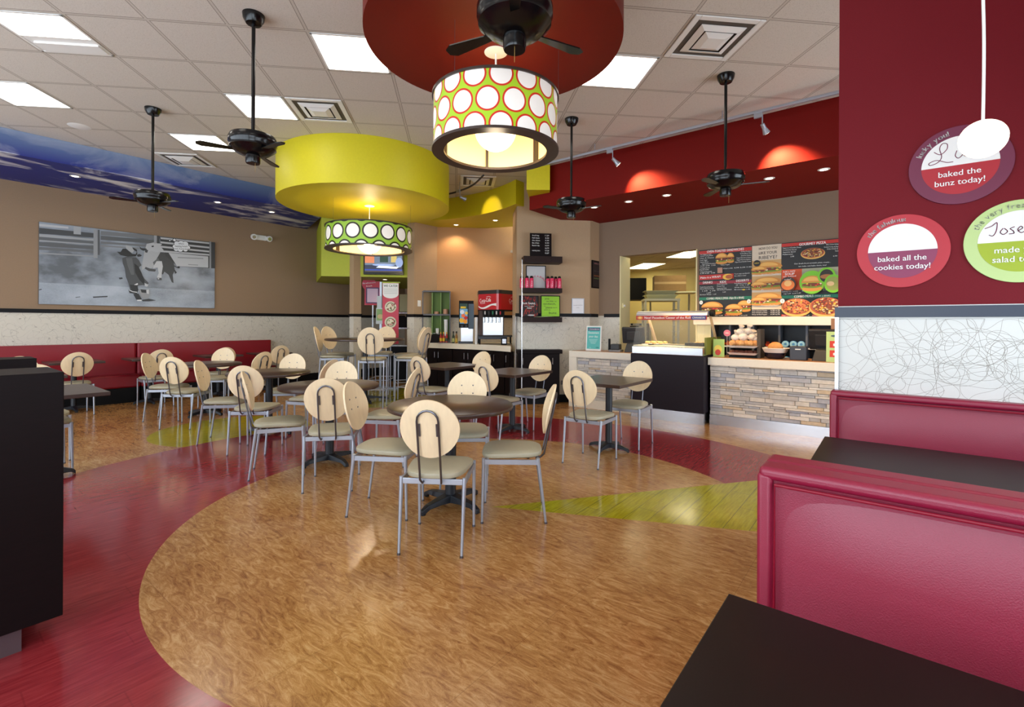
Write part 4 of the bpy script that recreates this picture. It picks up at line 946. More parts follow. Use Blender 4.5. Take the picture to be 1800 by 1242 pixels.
# ---- bakery display case
t = thing('display_case', (0, 6.55, 0), 0, 'glass bakery display case with a red and white canopy sign on a dark base', 'display case'); X0, X1 = -2.985, -1.955
B().box(X0, X1, 0, .80, .15, .915, M('base_laminate', (34, 28, 36), .5, spec=.2)).build('base_panel', t, bev=.003)
B().box(X0+.005, X1-.005, .01, .78, 0, .15, 'steel').build('kick_plate', t)
b = B(); b.box(X0+.02, X1-.01, -.005, .82, .915, 1.02, 'steel'); b.build('tray_body', t, bev=.006)
B().box(X0+.03, X1-.03, .02, .78, 1.02, 1.035, M('case_deck', (236, 224, 190), .4)).build('deck', t)
b = B(); b.box(X1-.02, X1+.005, .10, .80, .93, 1.16, M('lime_panel', (120, 124, 40), .5)); b.build('side_panel', t)
gm = M('thin_glass', (235, 240, 238), .03, alpha=.06, spec=.5)
b = B(); b.add([(X0+.03, .01, 1.035), (X1-.02, .01, 1.035), (X1-.02, .16, 1.40), (X0+.03, .16, 1.40)], [(0, 1, 2, 3)], gm); o = b.build('front_glass', t); md = o.modifiers.new('t', 'SOLIDIFY'); md.thickness = .005
b = B(); b.add([(X1-.02, .01, 1.035), (X1-.02, .70, 1.035), (X1-.02, .35, 1.44), (X1-.02, .17, 1.40)], [(0, 1, 2, 3)], gm); o = b.build('side_glass', t); md = o.modifiers.new('t', 'SOLIDIFY'); md.thickness = .005
b = B(); b.prism([(0, 0), (1, 0), (1, 1), (0, 1)], 0, 0.001, 'white'); 
b = B(); b.T = Matrix(((1, 0, 0, 0), (0, 0, 1, 0), (0, 1, 0, 0), (0, 0, 0, 1)))
def yz_prism(b, prof, x0, x1, m):
    n = len(prof); lo = [(x0, y, z) for y, z in prof]; hi = [(x1, y, z) for y, z in prof]
    b.add(lo+hi, [(i, (i+1) % n, n+(i+1) % n, n+i) for i in range(n)]+[tuple(range(n))[::-1], tuple(range(n, 2*n))], m)
b = B(); yz_prism(b, [(.14, 1.46), (.16, 1.50), (.20, 1.525), (.30, 1.53), (.38, 1.50), (.38, 1.46)], X0+.02, X1, 'silver_paint'); b.build('canopy', t, smooth=True)
b = B(); b.cyl((X1+.005, .27, 1.49), (X1+.06, .27, 1.49), .045, m='black', n=20); b.build('end_cap', t, smooth=True)
b = B(); b.box(X0+.02, X1-.005, .14, .15, 1.40, 1.46, col(176, 30, 30)); sg = b.build('sign_board', t)
b = B(); s = Sheet(b, frame_M((X0+.02, .14, 1.40), (1, 0, 0))); w = X1-X0-.03
s.rect(w*.80, .003, w*.995, .057, col(24, 50, 130)); s.ell(.06, .03, .045, .024, col(214, 130, 40)); s.ell(.06, .03, .025, .014, col(240, 200, 120)); s.ell(.45, .05, .04, .008, col(220, 120, 40)); s.ell(.75, .05, .03, .008, col(220, 120, 40))
fit(s, 'New! Pecanbon Center of the Roll', (.13, .016), (w*.79, .016), .042, Wt, .0006); fit(s, 'CINNABON', (w*.815, .017), (w*.98, .017), .036, Wt); b.build('lettering', sg)
for xx in (X0+.12, X1-.02):
    b = B(); b.add([(xx, .62, 1.03), (xx+.03, .62, 1.03), (xx+.03, .66, 1.03), (xx, .66, 1.03), (xx, .28, 1.47), (xx+.03, .28, 1.47), (xx+.03, .31, 1.47), (xx, .31, 1.47)], [(0, 3, 2, 1), (4, 5, 6, 7), (0, 1, 5, 4), (1, 2, 6, 5), (2, 3, 7, 6), (3, 0, 4, 7)], M('support_beige', (196, 170, 134), .5)); b.build('support', t)
light('case_light', 'AREA', ((X0+X1)/2, .26, 1.455), 9, (1, .82, .52), t, shape='RECTANGLE', size=.85, size_y=.05)
for (x, y, sx, sy, lab, mm, dk) in ((-2.76, 6.95, .15, .17, 'tray of pale rolls at the left of the display case', (222, 170, 96), 0), (-2.14, 6.82, .12, .10, 'dark baking pan in the display case with tongs', (60, 44, 32), 1), (-2.12, 7.10, .13, .09, 'tray of cinnamon rolls at the right of the display case', (214, 168, 104), 0)):
    t = thing('bakery_tray', (x, y, 1.0355), 0, lab, 'tray of pastry', 'trays in the display case')
    b = B(); b.box(-sx, sx, -sy, sy, 0, .012, 'black' if dk else 'white'); 
    if dk: b.box(-sx, -sx+.01, -sy, sy, 0, .045, 'black'); b.box(sx-.01, sx, -sy, sy, 0, .045, 'black'); b.box(-sx, sx, -sy, -sy+.01, 0, .045, 'black'); b.box(-sx, sx, sy-.01, sy, 0, .045, 'black')
    b.build('tray', t)
    nn = 0
    for i in range(3):
        for j in range(2):
            b = B(); b.ball((-sx+sx*2*(i+.5)/3, -sy+sy*2*(j+.5)/2, .03), .04, M('roll_%d' % (1+dk), mm, .6, var=.25, scale=40), 14, 8, sx=sx*.95/.12*.8, sz=.55); b.build('roll', t, smooth=True)
t = thing('tongs', (-2.45, 6.72, 1.036), .1, 'long dark serving tongs lying in the display case', 'tongs')
b = B()
for s_ in (-1, 1): b.tube([(-.28, s_*.004, .008), (0, s_*.012, .01), (.25, s_*.02, .008)], .006, 'black', 6)
b.build('arms', t); b = B(); b.box(-.32, -.26, -.03, .03, .002, .016, 'black'); b.build('grip', t)
# ---- teal sign, terminals on the left counter
def easel_sign(nm, x, y, z, w, h, lab, draw, back=0., rz=0., lean=.06, cat='sign', edge='white'):
    t = thing(nm, (x, y, z), rz, lab, cat); b = B(); Mx = Matrix.Rotation(-lean, 4, 'X')
    b.T = Mx; b.box(-w/2, w/2, 0, .006, 0, h, edge); b.build('panel', t)
    b = B(); s = Sheet(b, Mx @ frame_M((-w/2, -.0005, 0), (1, 0, 0))); draw(s); b.build('print', t)
    b = B(); b.T = Mx; b.box(-.02, .02, .006, .045, 0, .004, edge); b.box(-w*.4, w*.4, .006, .03, 0, .008, edge); b.build('foot', t)
    return t
def d_teal(s):
    tl = col(90, 190, 186); s.rect(.02, .03, .255, .38, tl); s.rect(.03, .325, .245, .37, col(20, 40, 100)); fit(s, 'CINNABON', (.04, .335), (.235, .335), .036, Wt)
    fit(s, 'Sweeten', (.04, .275), (.23, .275), .05, Wt); fit(s, 'your day.', (.05, .215), (.22, .215), .05, Wt)
    for i in range(4): s.stroke([(.06+.01*i, .18-.02*i), (.21-.012*i, .18-.02*i)], .005, col(200, 236, 232))
    s.ell(.21, .055, .03, .012, col(60, 150, 150)); s.ell(.08, .05, .02, .008, col(130, 210, 206))
x, y, _ = Z(1043, 612, b=6.86); easel_sign('counter_sign', x, y, .905, .275, .40, 'teal and white sign card standing at the left end of the order counter', d_teal)
def terminal(x, y, z, rz, lab, s=1.):
    t = thing('sales_terminal', (x, y, z), rz, lab, 'sales terminal', 'black sales terminals')
    b = B(); b.add([(-.12, -.1, 0), (.12, -.1, 0), (.12, .12, 0), (-.12, .12, 0), (-.09, -.05, .13), (.09, -.05, .13), (.09, .08, .16), (-.09, .08, .16)], [(3, 2, 1, 0), (4, 5, 6, 7), (0, 1, 5, 4), (1, 2, 6, 5), (2, 3, 7, 6), (3, 0, 4, 7)], 'dark_grey'); b.build('base', t, bev=.008)
    b = B(); b.T = Matrix.Translation((0, .02, .25)) @ Matrix.Rotation(radians(18), 4, 'X'); b.box(-.17, .17, -.02, .03, -.12, .14, M('casing', (34, 34, 38), .5)); b.build('screen_housing', t, bev=.012)
    b = B(); b.T = Matrix.Translation((0, .02, .25)) @ Matrix.Rotation(radians(18), 4, 'X'); b.box(-.10, .10, -.035, -.021, -.06, .08, 'dark_grey'); b.build('cover', t, bev=.004)
    return t
x, y, _ = Z(1101, 600, b=7.0); terminal(-3.14, 6.98, .905, .25, 'black sales terminal seen from behind, left of the display case')
t = thing('card_printer', (-3.40, 6.92, .905), .2, 'small black receipt printer with a card arm on the left counter', 'printer')
b = B(); b.box(-.07, .07, -.08, .08, .03, .12, 'dark_grey'); b.build('body', t, bev=.012); b = B(); b.box(-.09, .09, -.1, .1, 0, .03, 'grey'); b.build('foot', t, bev=.004); b = B(); b.box(-.12, -.09, -.02, .02, .02, .20, 'black'); b.build('arm', t, bev=.006)
# ---- menu boards
def menu(nm, x0, x1, z0, z1, lab):
    t = thing(nm, (x0, BM, z0), 0, lab, 'menu board', 'menu boards over the counter'); B().box(0, x1-x0, -.02, -.001, 0, z1-z0, M('menu_black', (26, 28, 30), .5)).build('panel', t); return t
MB0 = BM-.02
def mp(px, py, ox): q = Z(px, py, b=MB0); return (q[0]-ox[0], q[2]-ox[1])
K1 = 140/1242.
red_ = col(196, 44, 36); mar = col(150, 30, 50); grn = col(10, 120, 92); ylw = col(232, 200, 40); bun = col(214, 146, 62); bun2 = col(236, 184, 96); meat = col(120, 48, 30); let = col(120, 150, 40); cheese = col(238, 190, 70)
def burger(s, cx, cy, w, h, seed=0):
    s.ell(cx, cy-h*.34, w*.48, h*.16, bun); s.ell(cx, cy-h*.18, w*.50, h*.13, let); s.ell(cx, cy-h*.1, w*.49, h*.10, meat)
    r = random.Random(seed)
    for _ in range(12): s.ell(cx+r.uniform(-.42, .42)*w, cy-h*r.uniform(.04, .22), w*.05, h*.05, r.choice((col(206, 60, 40), let, cheese, meat, col(240, 226, 190))), n=8)
    s.ell(cx, cy+h*.02, w*.5, h*.42, bun, 0, 180); s.ell(cx-w*.03, cy+h*.12, w*.38, h*.26, bun2, 0, 180)
def pizza(s, cx, cy, w, h, seed=0, top=(222, 130, 80)):
    s.ell(cx, cy-h*.06, w*.5, h*.5, bun2); s.ell(cx, cy, w*.47, h*.44, col(186, 96, 56)); s.ell(cx, cy+h*.01, w*.42, h*.38, col(*top)); r = random.Random(seed)
    for _ in range(110):
        a = r.uniform(0, 2*pi); q = sqrt(r.random())*.38; s.ell(cx+w*q*cos(a)*1.05, cy+h*q*sin(a)*1.0, w*r.uniform(.015, .05), h*r.uniform(.015, .05), r.choice((cheese, col(150, 40, 30), col(236, 214, 160), col(90, 50, 30), col(206, 110, 60))), n=8)
a1 = Z(1230, 500, b=BM)[0]; a2 = Z(1322, 500, b=BM)[0]; a3 = Z(1374, 500, b=BM)[0]; a4 = -.30; zb, zt_ = 1.455, 2.475
t = menu('menu_board', a1, a2, zb, zt_, 'left menu board headed oven-toasted sandwiches'); o0 = (a1, zb); w = a2-a1; h = zt_-zb
P1 = lambda x, y: mp(1220+x*K1, 420+y*K1, o0)
b = B(); s = Sheet(b, frame_M((0, -.0202, 0), (1, 0, 0)))
s.rect(.0, .955, w, 1.005, red_); s.rect(0, P1(100, 640)[1], P1(620, 600)[0], P1(100, 565)[1], red_); s.rect(0, P1(100, 712)[1], w, P1(100, 668)[1], mar); s.rect(0, P1(100, 955)[1], w, P1(100, 910)[1], grn)
s.rect(P1(480, 1180)[0], .012, P1(700, 1180)[0], .035, red_)
s = Sheet(b, frame_M((0, -.0204, 0), (1, 0, 0))); s.k = 4
def lt(tx, x0, y0, x1, y1, hh, m_=Wt, P=P1, bold=0): 
    p0, p1 = P(x0, y0), P(x1, y1); q = P(x0, y0-hh); fit(s, tx, p0, p1, (q[1]-p0[1])/.70, m_, bold)
lt('OVEN-TOASTED SANDWICHES', 205, 215, 780, 170, 36, bold=.0012)
for tx, x0, y0, x1 in (('The Original (4 meats)', 100, 250, 272), ('Smoked Turkey Breast', 100, 275, 298), ('Ham & Cheese', 100, 308, 315), ('Fresh Veggie', 100, 340, 210), ('Chicken Breast', 100, 370, 228), ('Angus Beef & Provolone', 125, 398, 338), ('3.99 4.99  7.99', 105, 430, 338), ('Turkey Ranch', 100, 462, 245), ('Chipotle Chicken', 92, 490, 235), ('Turkey & Guacamole', 100, 522, 282), ('5.99 4.99  7.99', 100, 548, 330)):
    lt(tx, x0, y0, x1, y0-(x1-x0)*.06, 17)
for tx, x0, y0, x1 in (('Grilled Reuben', 735, 205, 895), ('Turkey Bacon Club', 720, 236, 895), ('Santa Fe Chicken', 735, 268, 895), ('Angus Pastrami & Swiss', 665, 304, 892), ('Angus Pastrami Reuben', 668, 335, 892), ('Angus Roast Beef & Cheese', 640, 368, 892), ('Turkey Original', 418, 412, 556), ('add chips or a cookie', 455, 468, 605), ('4.99 5.99 7.99', 628, 458, 900), ('Turn any sandwich', 632, 552, 872), ('into a Salad or wrap!', 632, 584, 815)):
    lt(tx, x0, y0, x1, y0-(x1-x0)*.06, 17)
lt('Make it a WRAP!', 105, 620, 420, 598, 30, bold=.001); lt('DRINKS', 145, 697, 292, 690, 34, bold=.001); lt('KIDS', 410, 686, 505, 680, 34, bold=.001); lt('DESSERTS', 662, 668, 860, 655, 34, bold=.001)
for tx, x0, y0, x1 in (('Freshly Brewed Iced Tea', 100, 758, 302), ('Minute Maid Lemonade', 100, 785, 315), ('1.59  1.79', 135, 818, 338), ('1.89', 205, 848, 268), ('Bottled Water  1.39', 100, 876, 350), ('Cheese Quesadilla', 362, 710, 522), ('Cheese Pizza', 362, 742, 482), ('Pepperoni Pizza', 362, 775, 512), ('Ham & Cheese Sandwich', 362, 800, 592), ('3.49', 452, 835, 500), ('Fresh Baked Cookies', 636, 700, 830), ('.49  3 for 1.29', 650, 728, 866), ('Off the Grill Brownie', 636, 762, 882), ('Brownie  1.49', 636, 796, 880)):
    lt(tx, x0, y0, x1, y0-(x1-x0)*.03, 16)
lt('COMBO MEALS (With chips & a drink)', 200, 945, 785, 925, 32, bold=.0008); lt('1/2 7 4.99', 325, 1198, 455, 1198, 15); lt('Smoked Turkey Melt', 488, 1196, 690, 1196, 14); lt('4.99 6.99', 712, 1198, 836, 1196, 15)
s = Sheet(b, frame_M((0, -.0206, 0), (1, 0, 0))); s.k = 30
def at(P, x, y): return P(x, y)
for (x, y, ww, hh) in ((435, 300, 190, 170), (575, 290, 110, 150)): p = P1(x, y); burger(s, p[0], p[1], ww*.00092, hh*.00105, x)
for (x, y, ww, hh) in ((290, 1070, 340, 200), (790, 1040, 200, 170), (630, 1095, 260, 170)): p = P1(x, y); burger(s, p[0], p[1], ww*.00092, hh*.00105, x)
p = P1(535, 590); s.ell(p[0], p[1], .07, .045, cheese); s.ell(p[0]+.02, p[1], .05, .03, col(180, 90, 50)); p = P1(415, 490); s.rect(p[0]-.035, p[1]-.04, p[0]+.035, p[1]+.04, col(186, 140, 120))
for x, y, n_ in ((122, 990, '1'), (865, 972, '2')):
    p = P1(x, y); s.ell(p[0], p[1], .026, .030, Wt); s.text(n_, p[0], p[1]-.015, .04, Bk)
for x, y in ((870, 690), (785, 790)): p = P1(x, y); s.ell(p[0], p[1], .02, .01, ylw)
b.build('print', t)
# middle board
t = menu('menu_board', a2+.004, a3, zb, zt_, 'narrow middle menu board asking how you like your ribeye'); o1 = (a2+.004, zb); w = a3-a2-.004
P2 = lambda px, py: mp(px, py, o1)
b = B(); s = Sheet(b, frame_M((0, -.0202, 0), (1, 0, 0))); s.rect(0, .10, w, 1.015, col(222, 208, 186)); s.rect(0, .0, w, .10, col(30, 30, 32))
for y0, y1 in ((.60, .80), (.38, .575), (.16, .345)): s.rect(0, y0, w, y1, col(206, 168, 110)); 
s = Sheet(b, frame_M((0, -.0206, 0), (1, 0, 0))); s.k = 8
for i, (tx, yy, sz) in enumerate((('HOW DO YOU', .95, .052), ('LIKE YOUR', .885, .056), ('RIBEYE?', .815, .066))): fit(s, tx, (.09, yy), (w*.86, yy), sz, Bk)
for y in (.69, .47, .25): burger(s, w*.56, y, w*.95, .20, int(y*100)); burger(s, w*.25, y-.03, w*.55, .13, int(y*90))
s.ell(.07, .76, .045, .045, Bk); fit(s, 'NEW!', (.04, .75), (.10, .75), .03, ylw)
for i, tx in enumerate(('Smoked Cheddar', 'Provolone', 'Parmesan & Red Peppers')): fit(s, tx, (w*.35, .585-.22*i), (w*.95, .585-.22*i), .03, Wt)
for i in range(3): fit(s, ('Ribeye & Smoked Cheddar', 'Ribeye & Mushroom Swiss', 'Ribeye & Red Pepper')[i], (.01, .075-.027*i), (w*.55, .075-.027*i), .022, Wt); fit(s, '4.99 6.79', (w*.66, .075-.027*i), (w*.97, .075-.027*i), .024, Wt)
b.build('print', t)
# right board
t = menu('menu_board', a3+.004, a4, zb, zt_, 'right menu board headed gourmet pizza, cut by the sign wall'); o2 = (a3+.004, zb); w = a4-a3-.004
P3 = lambda x, y: mp(1340+x*K1, 420+y*K1, o2)
b = B(); s = Sheet(b, frame_M((0, -.0202, 0), (1, 0, 0)))
s.rect(0, .965, w, 1.01, red_); yA = P3(310, 800)[1]; yB = P3(310, 480)[1]; xA = P3(620, 600)[0]; s.rect(0, yA, xA, yB, col(222, 84, 30)); s.rect(xA, yA, w, yB, col(176, 178, 150)); s.rect(0, P3(310, 928)[1], w, P3(310, 880)[1], grn)
s.rect(0, P3(310, 1205)[1], P3(680, 1170)[0], P3(310, 1175)[1], red_); s.rect(P3(780, 1205)[0], P3(780, 1205)[1], w, P3(780, 1175)[1], red_); s = Sheet(b, frame_M((0, -.0204, 0), (1, 0, 0))); s.k = 4
L3 = lambda *a, **k: lt(*a, P=P3, **k)
L3('GOURMET PIZZA', 578, 105, 995, 72, 40, bold=.0014)
for tx, x0, y0, x1 in (('Pepperoni & Double Cheese', 320, 150, 608), ('Combination Special', 320, 182, 535), ('Vegetarian Special', 320, 215, 520), ('Mediterranean', 320, 250, 480), ('3.99', 442, 282, 498), ('BBQ Chicken & Jalapeno', 1000, 95, 1225), ('Smoked Turkey & Jalapeno', 965, 135, 1225), ('Grilled Chicken & Veg', 1010, 165, 1225), ('Thai Chicken', 1135, 195, 1225), ('4.99', 1105, 275, 1170), ("Our fresh-from-scratch pizza crusts...", 500, 395, 1070), ('we make and bake them, too!', 565, 435, 1005), ('Delicious Daily Varieties', 312, 830, 560), ('cup 2.69  bowl 3.49', 335, 862, 605), ('Pick Any Two: Half Sandwich - Bowl of Soup - Half Salad', 625, 818, 1225)):
    L3(tx, x0, y0, x1, y0-(x1-x0)*.05, 19)
L3('COMBO MEALS', 500, 915, 800, 900, 34, bold=.001); L3('(With a drink)', 820, 900, 1065, 890, 24); L3('Pepperoni & Double Cheese', 320, 1198, 595, 1196, 15); L3('4.49', 680, 1198, 738, 1196, 18); L3('BBQ Chicken & Jalapeno', 785, 1196, 1050, 1194, 15)
s = Sheet(b, frame_M((0, -.0206, 0), (1, 0, 0))); s.k = 24
p = P3(790, 215); pizza(s, p[0], p[1], .28, .15, 3, (120, 60, 40)); p = P3(540, 1050); pizza(s, p[0], p[1], .37, .25, 4); p = P3(1000, 1045); pizza(s, p[0], p[1], .38, .26, 6, (150, 84, 60))
lm = col(120, 200, 40); p = P3(790, 680); s.ell(p[0], p[1], .145, .155, lm); burger(s, p[0], p[1]-.01, .24, .22, 8); p = P3(1015, 580); s.ell(p[0], p[1], .10, .11, lm); s.ell(p[0], p[1], .075, .085, col(40, 36, 30)); s.ell(p[0], p[1]-.01, .07, .03, col(170, 110, 60)); p = P3(1120, 700); s.ell(p[0], p[1], .10, .12, lm); s.ell(p[0], p[1], .08, .09, col(150, 160, 80)); s.ell(p[0]-.03, p[1], .04, .03, col(220, 190, 140))
p = P3(420, 710); s.ell(p[0], p[1], .095, .10, col(54, 34, 24)); s.ell(p[0], p[1]-.01, .08, .07, col(222, 120, 50)); s.ell(p[0], p[1]+.01, .045, .04, col(238, 190, 120)); q = P3(335, 970); s.ell(q[0], q[1], .028, .032, Wt); s.text('3', q[0], q[1]-.015, .04, Bk)
L3('Add a tasty', 345, 535, 535, 515, 28); L3('SOUP', 375, 575, 520, 565, 34, bold=.001); L3('or salad', 345, 605, 545, 592, 20); L3('today!', 365, 650, 468, 640, 20)
b.build('print', t)
# ---- cubby shelf under the pass shelf
t = thing('cubby_shelf', (0, BM, 0), 0, 'dark grey cubby shelving under the menu ledge', 'shelf unit'); x0c = aJ2+.22; xs = [x0c, Z(1283, 600, b=BM)[0], Z(1324, 600, b=BM)[0], Z(1370, 600, b=BM)[0], Z(1418, 600, b=BM)[0], Z(1463, 600, b=BM)[0], -.25]
b = B(); b.box(x0c, -.2, .30, .32, .80, 1.33, 'dark_grey'); b.box(x0c, -.2, 0, .3, .79, .80, 'dark_grey'); b.build('back', t)
for x in xs: B().box(x-.012, x+.012, 0, .30, .80, 1.33, M('cubby_grey', (86, 90, 98), .5)).build('divider', t)
for i in range(len(xs)-1): B().box(xs[i]+.013, xs[i+1]-.013, .01, .29, 1.005, 1.02, 'white').build('shelf', t)
def bag(x, y, z, r, c1, lab, grp):
    t = thing('snack_bag', (x, y, z), 0, lab, 'bag', grp); m = M('bag_%d_%d_%d' % c1, c1, .35, var=.45, scale=16); b = B(); b.ball((0, 0, r*.9), r, m, 12, 8, sy=.6, sz=.9); b.build('pouch', t, smooth=True)
    b = B(); b.add([(-r*.3, 0, r*1.5), (r*.3, 0, r*1.5), (r*.7, .01, r*2.1), (-r*.7, -.01, r*2.1)], [(0, 1, 2, 3)], m); b.build('crimp', t)
k = 0
for i, (cx, nn, cc, z) in enumerate((((xs[0]+xs[1])/2, 3, (206, 80, 26), 1.0205), ((xs[2]+xs[3])/2, 3, (200, 60, 26), 1.0205))):
    for j in range(nn): bag(cx-.075+.075*j, BM+.12+.02*(j % 2), z, .035, cc, ('orange-red snack bag in the cubby, ' + ('left of the wrapped breads, ' if i == 0 else 'behind the big bowl, ') + ('left one', 'middle one', 'right one')[j]), 'snack bags in the cubbies')
def cup_rolls(x, y, z, lab):
    t = thing('cup_sleeve', (x, y, z), 0, lab, 'cup stack', 'blue cup stacks in the cubbies'); b = B(); b.cyl((0, -.1, .05), (0, .12, .05), .047, .04, M('cup_blue', (60, 130, 190), .4), 24); b.build('stack', t, smooth=True)
    b = B(); b.cyl((0, -.104, .05), (0, -.1005, .05), .042, m=M('cup_inside', (150, 200, 226), .4, var=.2, scale=60), n=24); b.cyl((0, -.106, .05), (0, -.1045, .05), .018, m=col(70, 140, 196), n=16); b.build('top_cup', t)
xc = (xs[3]+xs[4])/2
for j, (dx, z, lb) in enumerate(((-.092, 1.0205, 'upper left'), (0.005, 1.0205, 'upper middle'), (.100, 1.0205, 'upper right'))): cup_rolls(xc+dx, BM+.12, z, 'blue paper cup stack seen end-on in the cubby, '+lb)
for j, (dx, lb) in enumerate(((-.085, 'lower left'), (.02, 'lower right'))): cup_rolls(xc+dx, BM+.12, .801, 'blue paper cup stack seen end-on in the cubby, '+lb)
for j, (dx, cc) in enumerate(((-.08, (70, 30, 90)), (.05, (120, 40, 130)))): bag((xs[4]+xs[5])/2+dx+.03, BM+.12, 1.0205, .045, cc, ('dark purple snack bag above the right sales terminal, left one', 'bright purple snack bag above the right sales terminal, right one')[j], 'purple snack bags')
# ---- things on the right counter
ct = .8995
t = thing('wrapped_bread_stand', (-1.56, 7.02, ct), 0, 'tiered stand of plastic-wrapped breads and white trays of sweets', 'food stand')
b = B(); b.box(-.17, .17, -.12, .16, 0, .02, 'black'); b.box(.17, .21, -.10, .16, 0, .38, M('stand_brown', (70, 60, 50), .6)); b.build('stand', t)
for z in (.035, .13):
    b = B(); b.add([(-.15, -.14, z), (.15, -.14, z), (.15, .1, z), (-.15, .1, z), (-.19, -.18, z+.03), (.19, -.18, z+.03), (.19, .12, z+.03), (-.19, .12, z+.03)], [(3, 2, 1, 0), (0, 1, 5, 4), (1, 2, 6, 5), (2, 3, 7, 6), (3, 0, 4, 7), (0, 1, 2, 3)], 'white'); b.build('tray', t)
rr = random.Random(4); mb = M('bread', (196, 140, 88), .6, var=.35, scale=60); mw = M('wrap', (222, 214, 206), .25, var=.15, scale=30, bump=.6); mc = M('choc', (110, 62, 48), .5, var=.5, scale=70)
for i in range(6): b = B(); b.ball((-.14+.055*i, -.05+.03*(i % 2), .065), .042, mc, 12, 8, sz=.8); b.build('sweet', t, smooth=True)
for i in range(6): b = B(); b.ball((-.14+.055*i, -.04+.03*(i % 2), .185), .05, mb, 12, 8, sz=.9); b.build('bun', t, smooth=True)
for i, (x, z, r) in enumerate(((-.12, .26, .06), (-.02, .27, .07), (.09, .27, .06), (-.06, .34, .055), (.04, .35, .055), (.13, .25, .045))):
    b = B(); b.ball((x, .02, z), r, mw, 12, 8, sz=.85); b.cyl((x, .02, z+r*.6), (x+.02, .0, z+r*1.5), .012, .04, mw, 8); b.build('wrapped_bread', t, smooth=True)
t = thing('bread_bowl', (-1.185, 6.98, ct), 0, 'dark crock with a white liner holding one big round cookie', 'bowl')
B().lathe([(.08, 0), (.105, .02), (.125, .10), (.12, .115)], (0, 0), 32, M('crock', (24, 24, 44), .25)).build('crock', t, smooth=True)
B().lathe([(.125, .08), (.14, .105), (.155, .135), (.15, .14), (.12, .12)], (0, 0), 32, M('liner', (226, 220, 212), .7, bump=.5, scale=20), cap=False).build('liner', t, smooth=True)
b = B(); b.ball((0, 0, .14), .09, M('cookie', (206, 146, 84), .7, var=.15, scale=30), 24, 12, sy=.5, sz=.85); b.build('cookie', t, smooth=True)
t = thing('card_reader', (-.918, 6.95, ct), 0, 'squat dark grey receipt printer on the right counter', 'printer'); b = B(); b.box(-.09, .09, -.09, .09, 0, .17, M('printer_slate', (52, 58, 70), .45)); b.build('body', t, bev=.01); b = B(); b.box(-.03, .03, -.092, -.09, .13, .142, 'white'); b.build('badge', t)
terminal(-.65, 6.98, ct, -.1, 'large black sales terminal at the right end of the counter')
def d_lime(s):
    for y in (.06, .17): s.rect(.035, y, .125, y+.08, col(206, 60, 40)); s.rect(.07, y+.02, .115, y+.05, Wt)
    s.ell(.08, .31, .035, .012, col(70, 100, 110))
def d_kraft(s): s.stroke([(.02, .10), (.09, .115), (.13, .15)], .008, col(60, 40, 30)); s.stroke([(.02, .03), (.1, .04), (.13, .06)], .008, col(60, 40, 30))
x, y, _ = Z(1462, 632, b=6.80); easel_sign('counter_sign', x+.02, 6.80, ct, .15, .36, 'lime green card with red squares at the right end of the order counter', d_lime, edge=col(186, 214, 140))
easel_sign('counter_sign', x+.04, 7.10, ct, .15, .52, 'brown kraft card behind the lime green card', d_kraft, edge=col(150, 110, 80))
def d_l2(s): s.ell(.06, .10, .05, .06, col(236, 210, 90)); s.ell(.06, .06, .035, .04, col(200, 60, 40))
easel_sign('counter_sign', -1.85, 6.86, ct, .14, .24, 'lime green card leaning beside the wrapped breads', d_l2, rz=.2, edge=col(176, 206, 110))
t = thing('lollipop_sign', (-1.80, 7.08, ct), 0, 'round pink sign on a white stick beside the wrapped breads', 'sign'); b = B(); b.cyl((0, 0, 0), (0, 0, .30), .003, m='white', n=6); b.build('stick', t); b = B(); b.cyl((0, -.004, .32), (0, .004, .32), .045, m=col(236, 130, 150), n=28); b.build('disc', t)
b = B(); s = Sheet(b, frame_M((0, -.0045, .32), (1, 0, 0))); s.text('yum', 0, -.012, .03, Wt) if 0 else s.ell(0, 0, .028, .006, Wt); b.build('mark', t)
# ---- kitchen things
rx_, ry_ = CR(2.88, 9.35)
t = thing('pan_rack', (rx_, ry_, 0), TH*.75, 'tall white sheet-pan rack in the kitchen doorway with bins on top', 'rack')
rk = M('rack_white', (206, 206, 180), .5)
for x, y in ((-.3, -.25), (.3, -.25), (-.3, .25), (.3, .25)): B().box(x-.02, x+.02, y-.02, y+.02, 0, 1.78, rk).build('post', t)
B().box(-.33, .33, -.28, .28, 1.78, 1.82, rk).build('top', t)
for i in range(14):
    for s_ in (-1, 1): B().box(s_*.29-.03, s_*.29+.03, -.25, .25, .25+.105*i, .258+.105*i, rk).build('runner', t)
for k, zz in enumerate((1.821, 1.90)):
    t = thing('food_bin', (rx_, ry_, zz), TH*.75, ('pale plastic bin on the pan rack, lower of two', 'pale plastic bin on the pan rack, upper of two nested')[k], 'bin', 'bins on the pan rack')
    b = B(); m_ = M('bin_plastic', (186, 186, 150), .4); b.add([(-.24, -.17, 0), (.24, -.17, 0), (.24, .17, 0), (-.24, .17, 0), (-.29, -.21, .075), (.29, -.21, .075), (.29, .21, .075), (-.29, .21, .075)], [(3, 2, 1, 0), (0, 1, 5, 4), (1, 2, 6, 5), (2, 3, 7, 6), (3, 0, 4, 7)]+([(4, 5, 6, 7)] if 0 else []), m_); b.build('tub', t)
    b = B(); b.box(-.31, .31, -.23, -.205, .07, .078, m_); b.box(-.31, .31, .205, .23, .07, .078, m_); b.box(-.31, -.28, -.23, .23, .07, .078, m_); b.box(.28, .31, -.23, .23, .07, .078, m_); b.build('rim', t)
q = CR(3.56, 10.9); t = thing('wall_shelf', (q[0], q[1], 2.03), TH*.6, 'kitchen shelf carrying a large cardboard box', 'shelf'); b = B().box(-.5, .55, -.3, .3, 0, .03, rk); b.build('board', t)
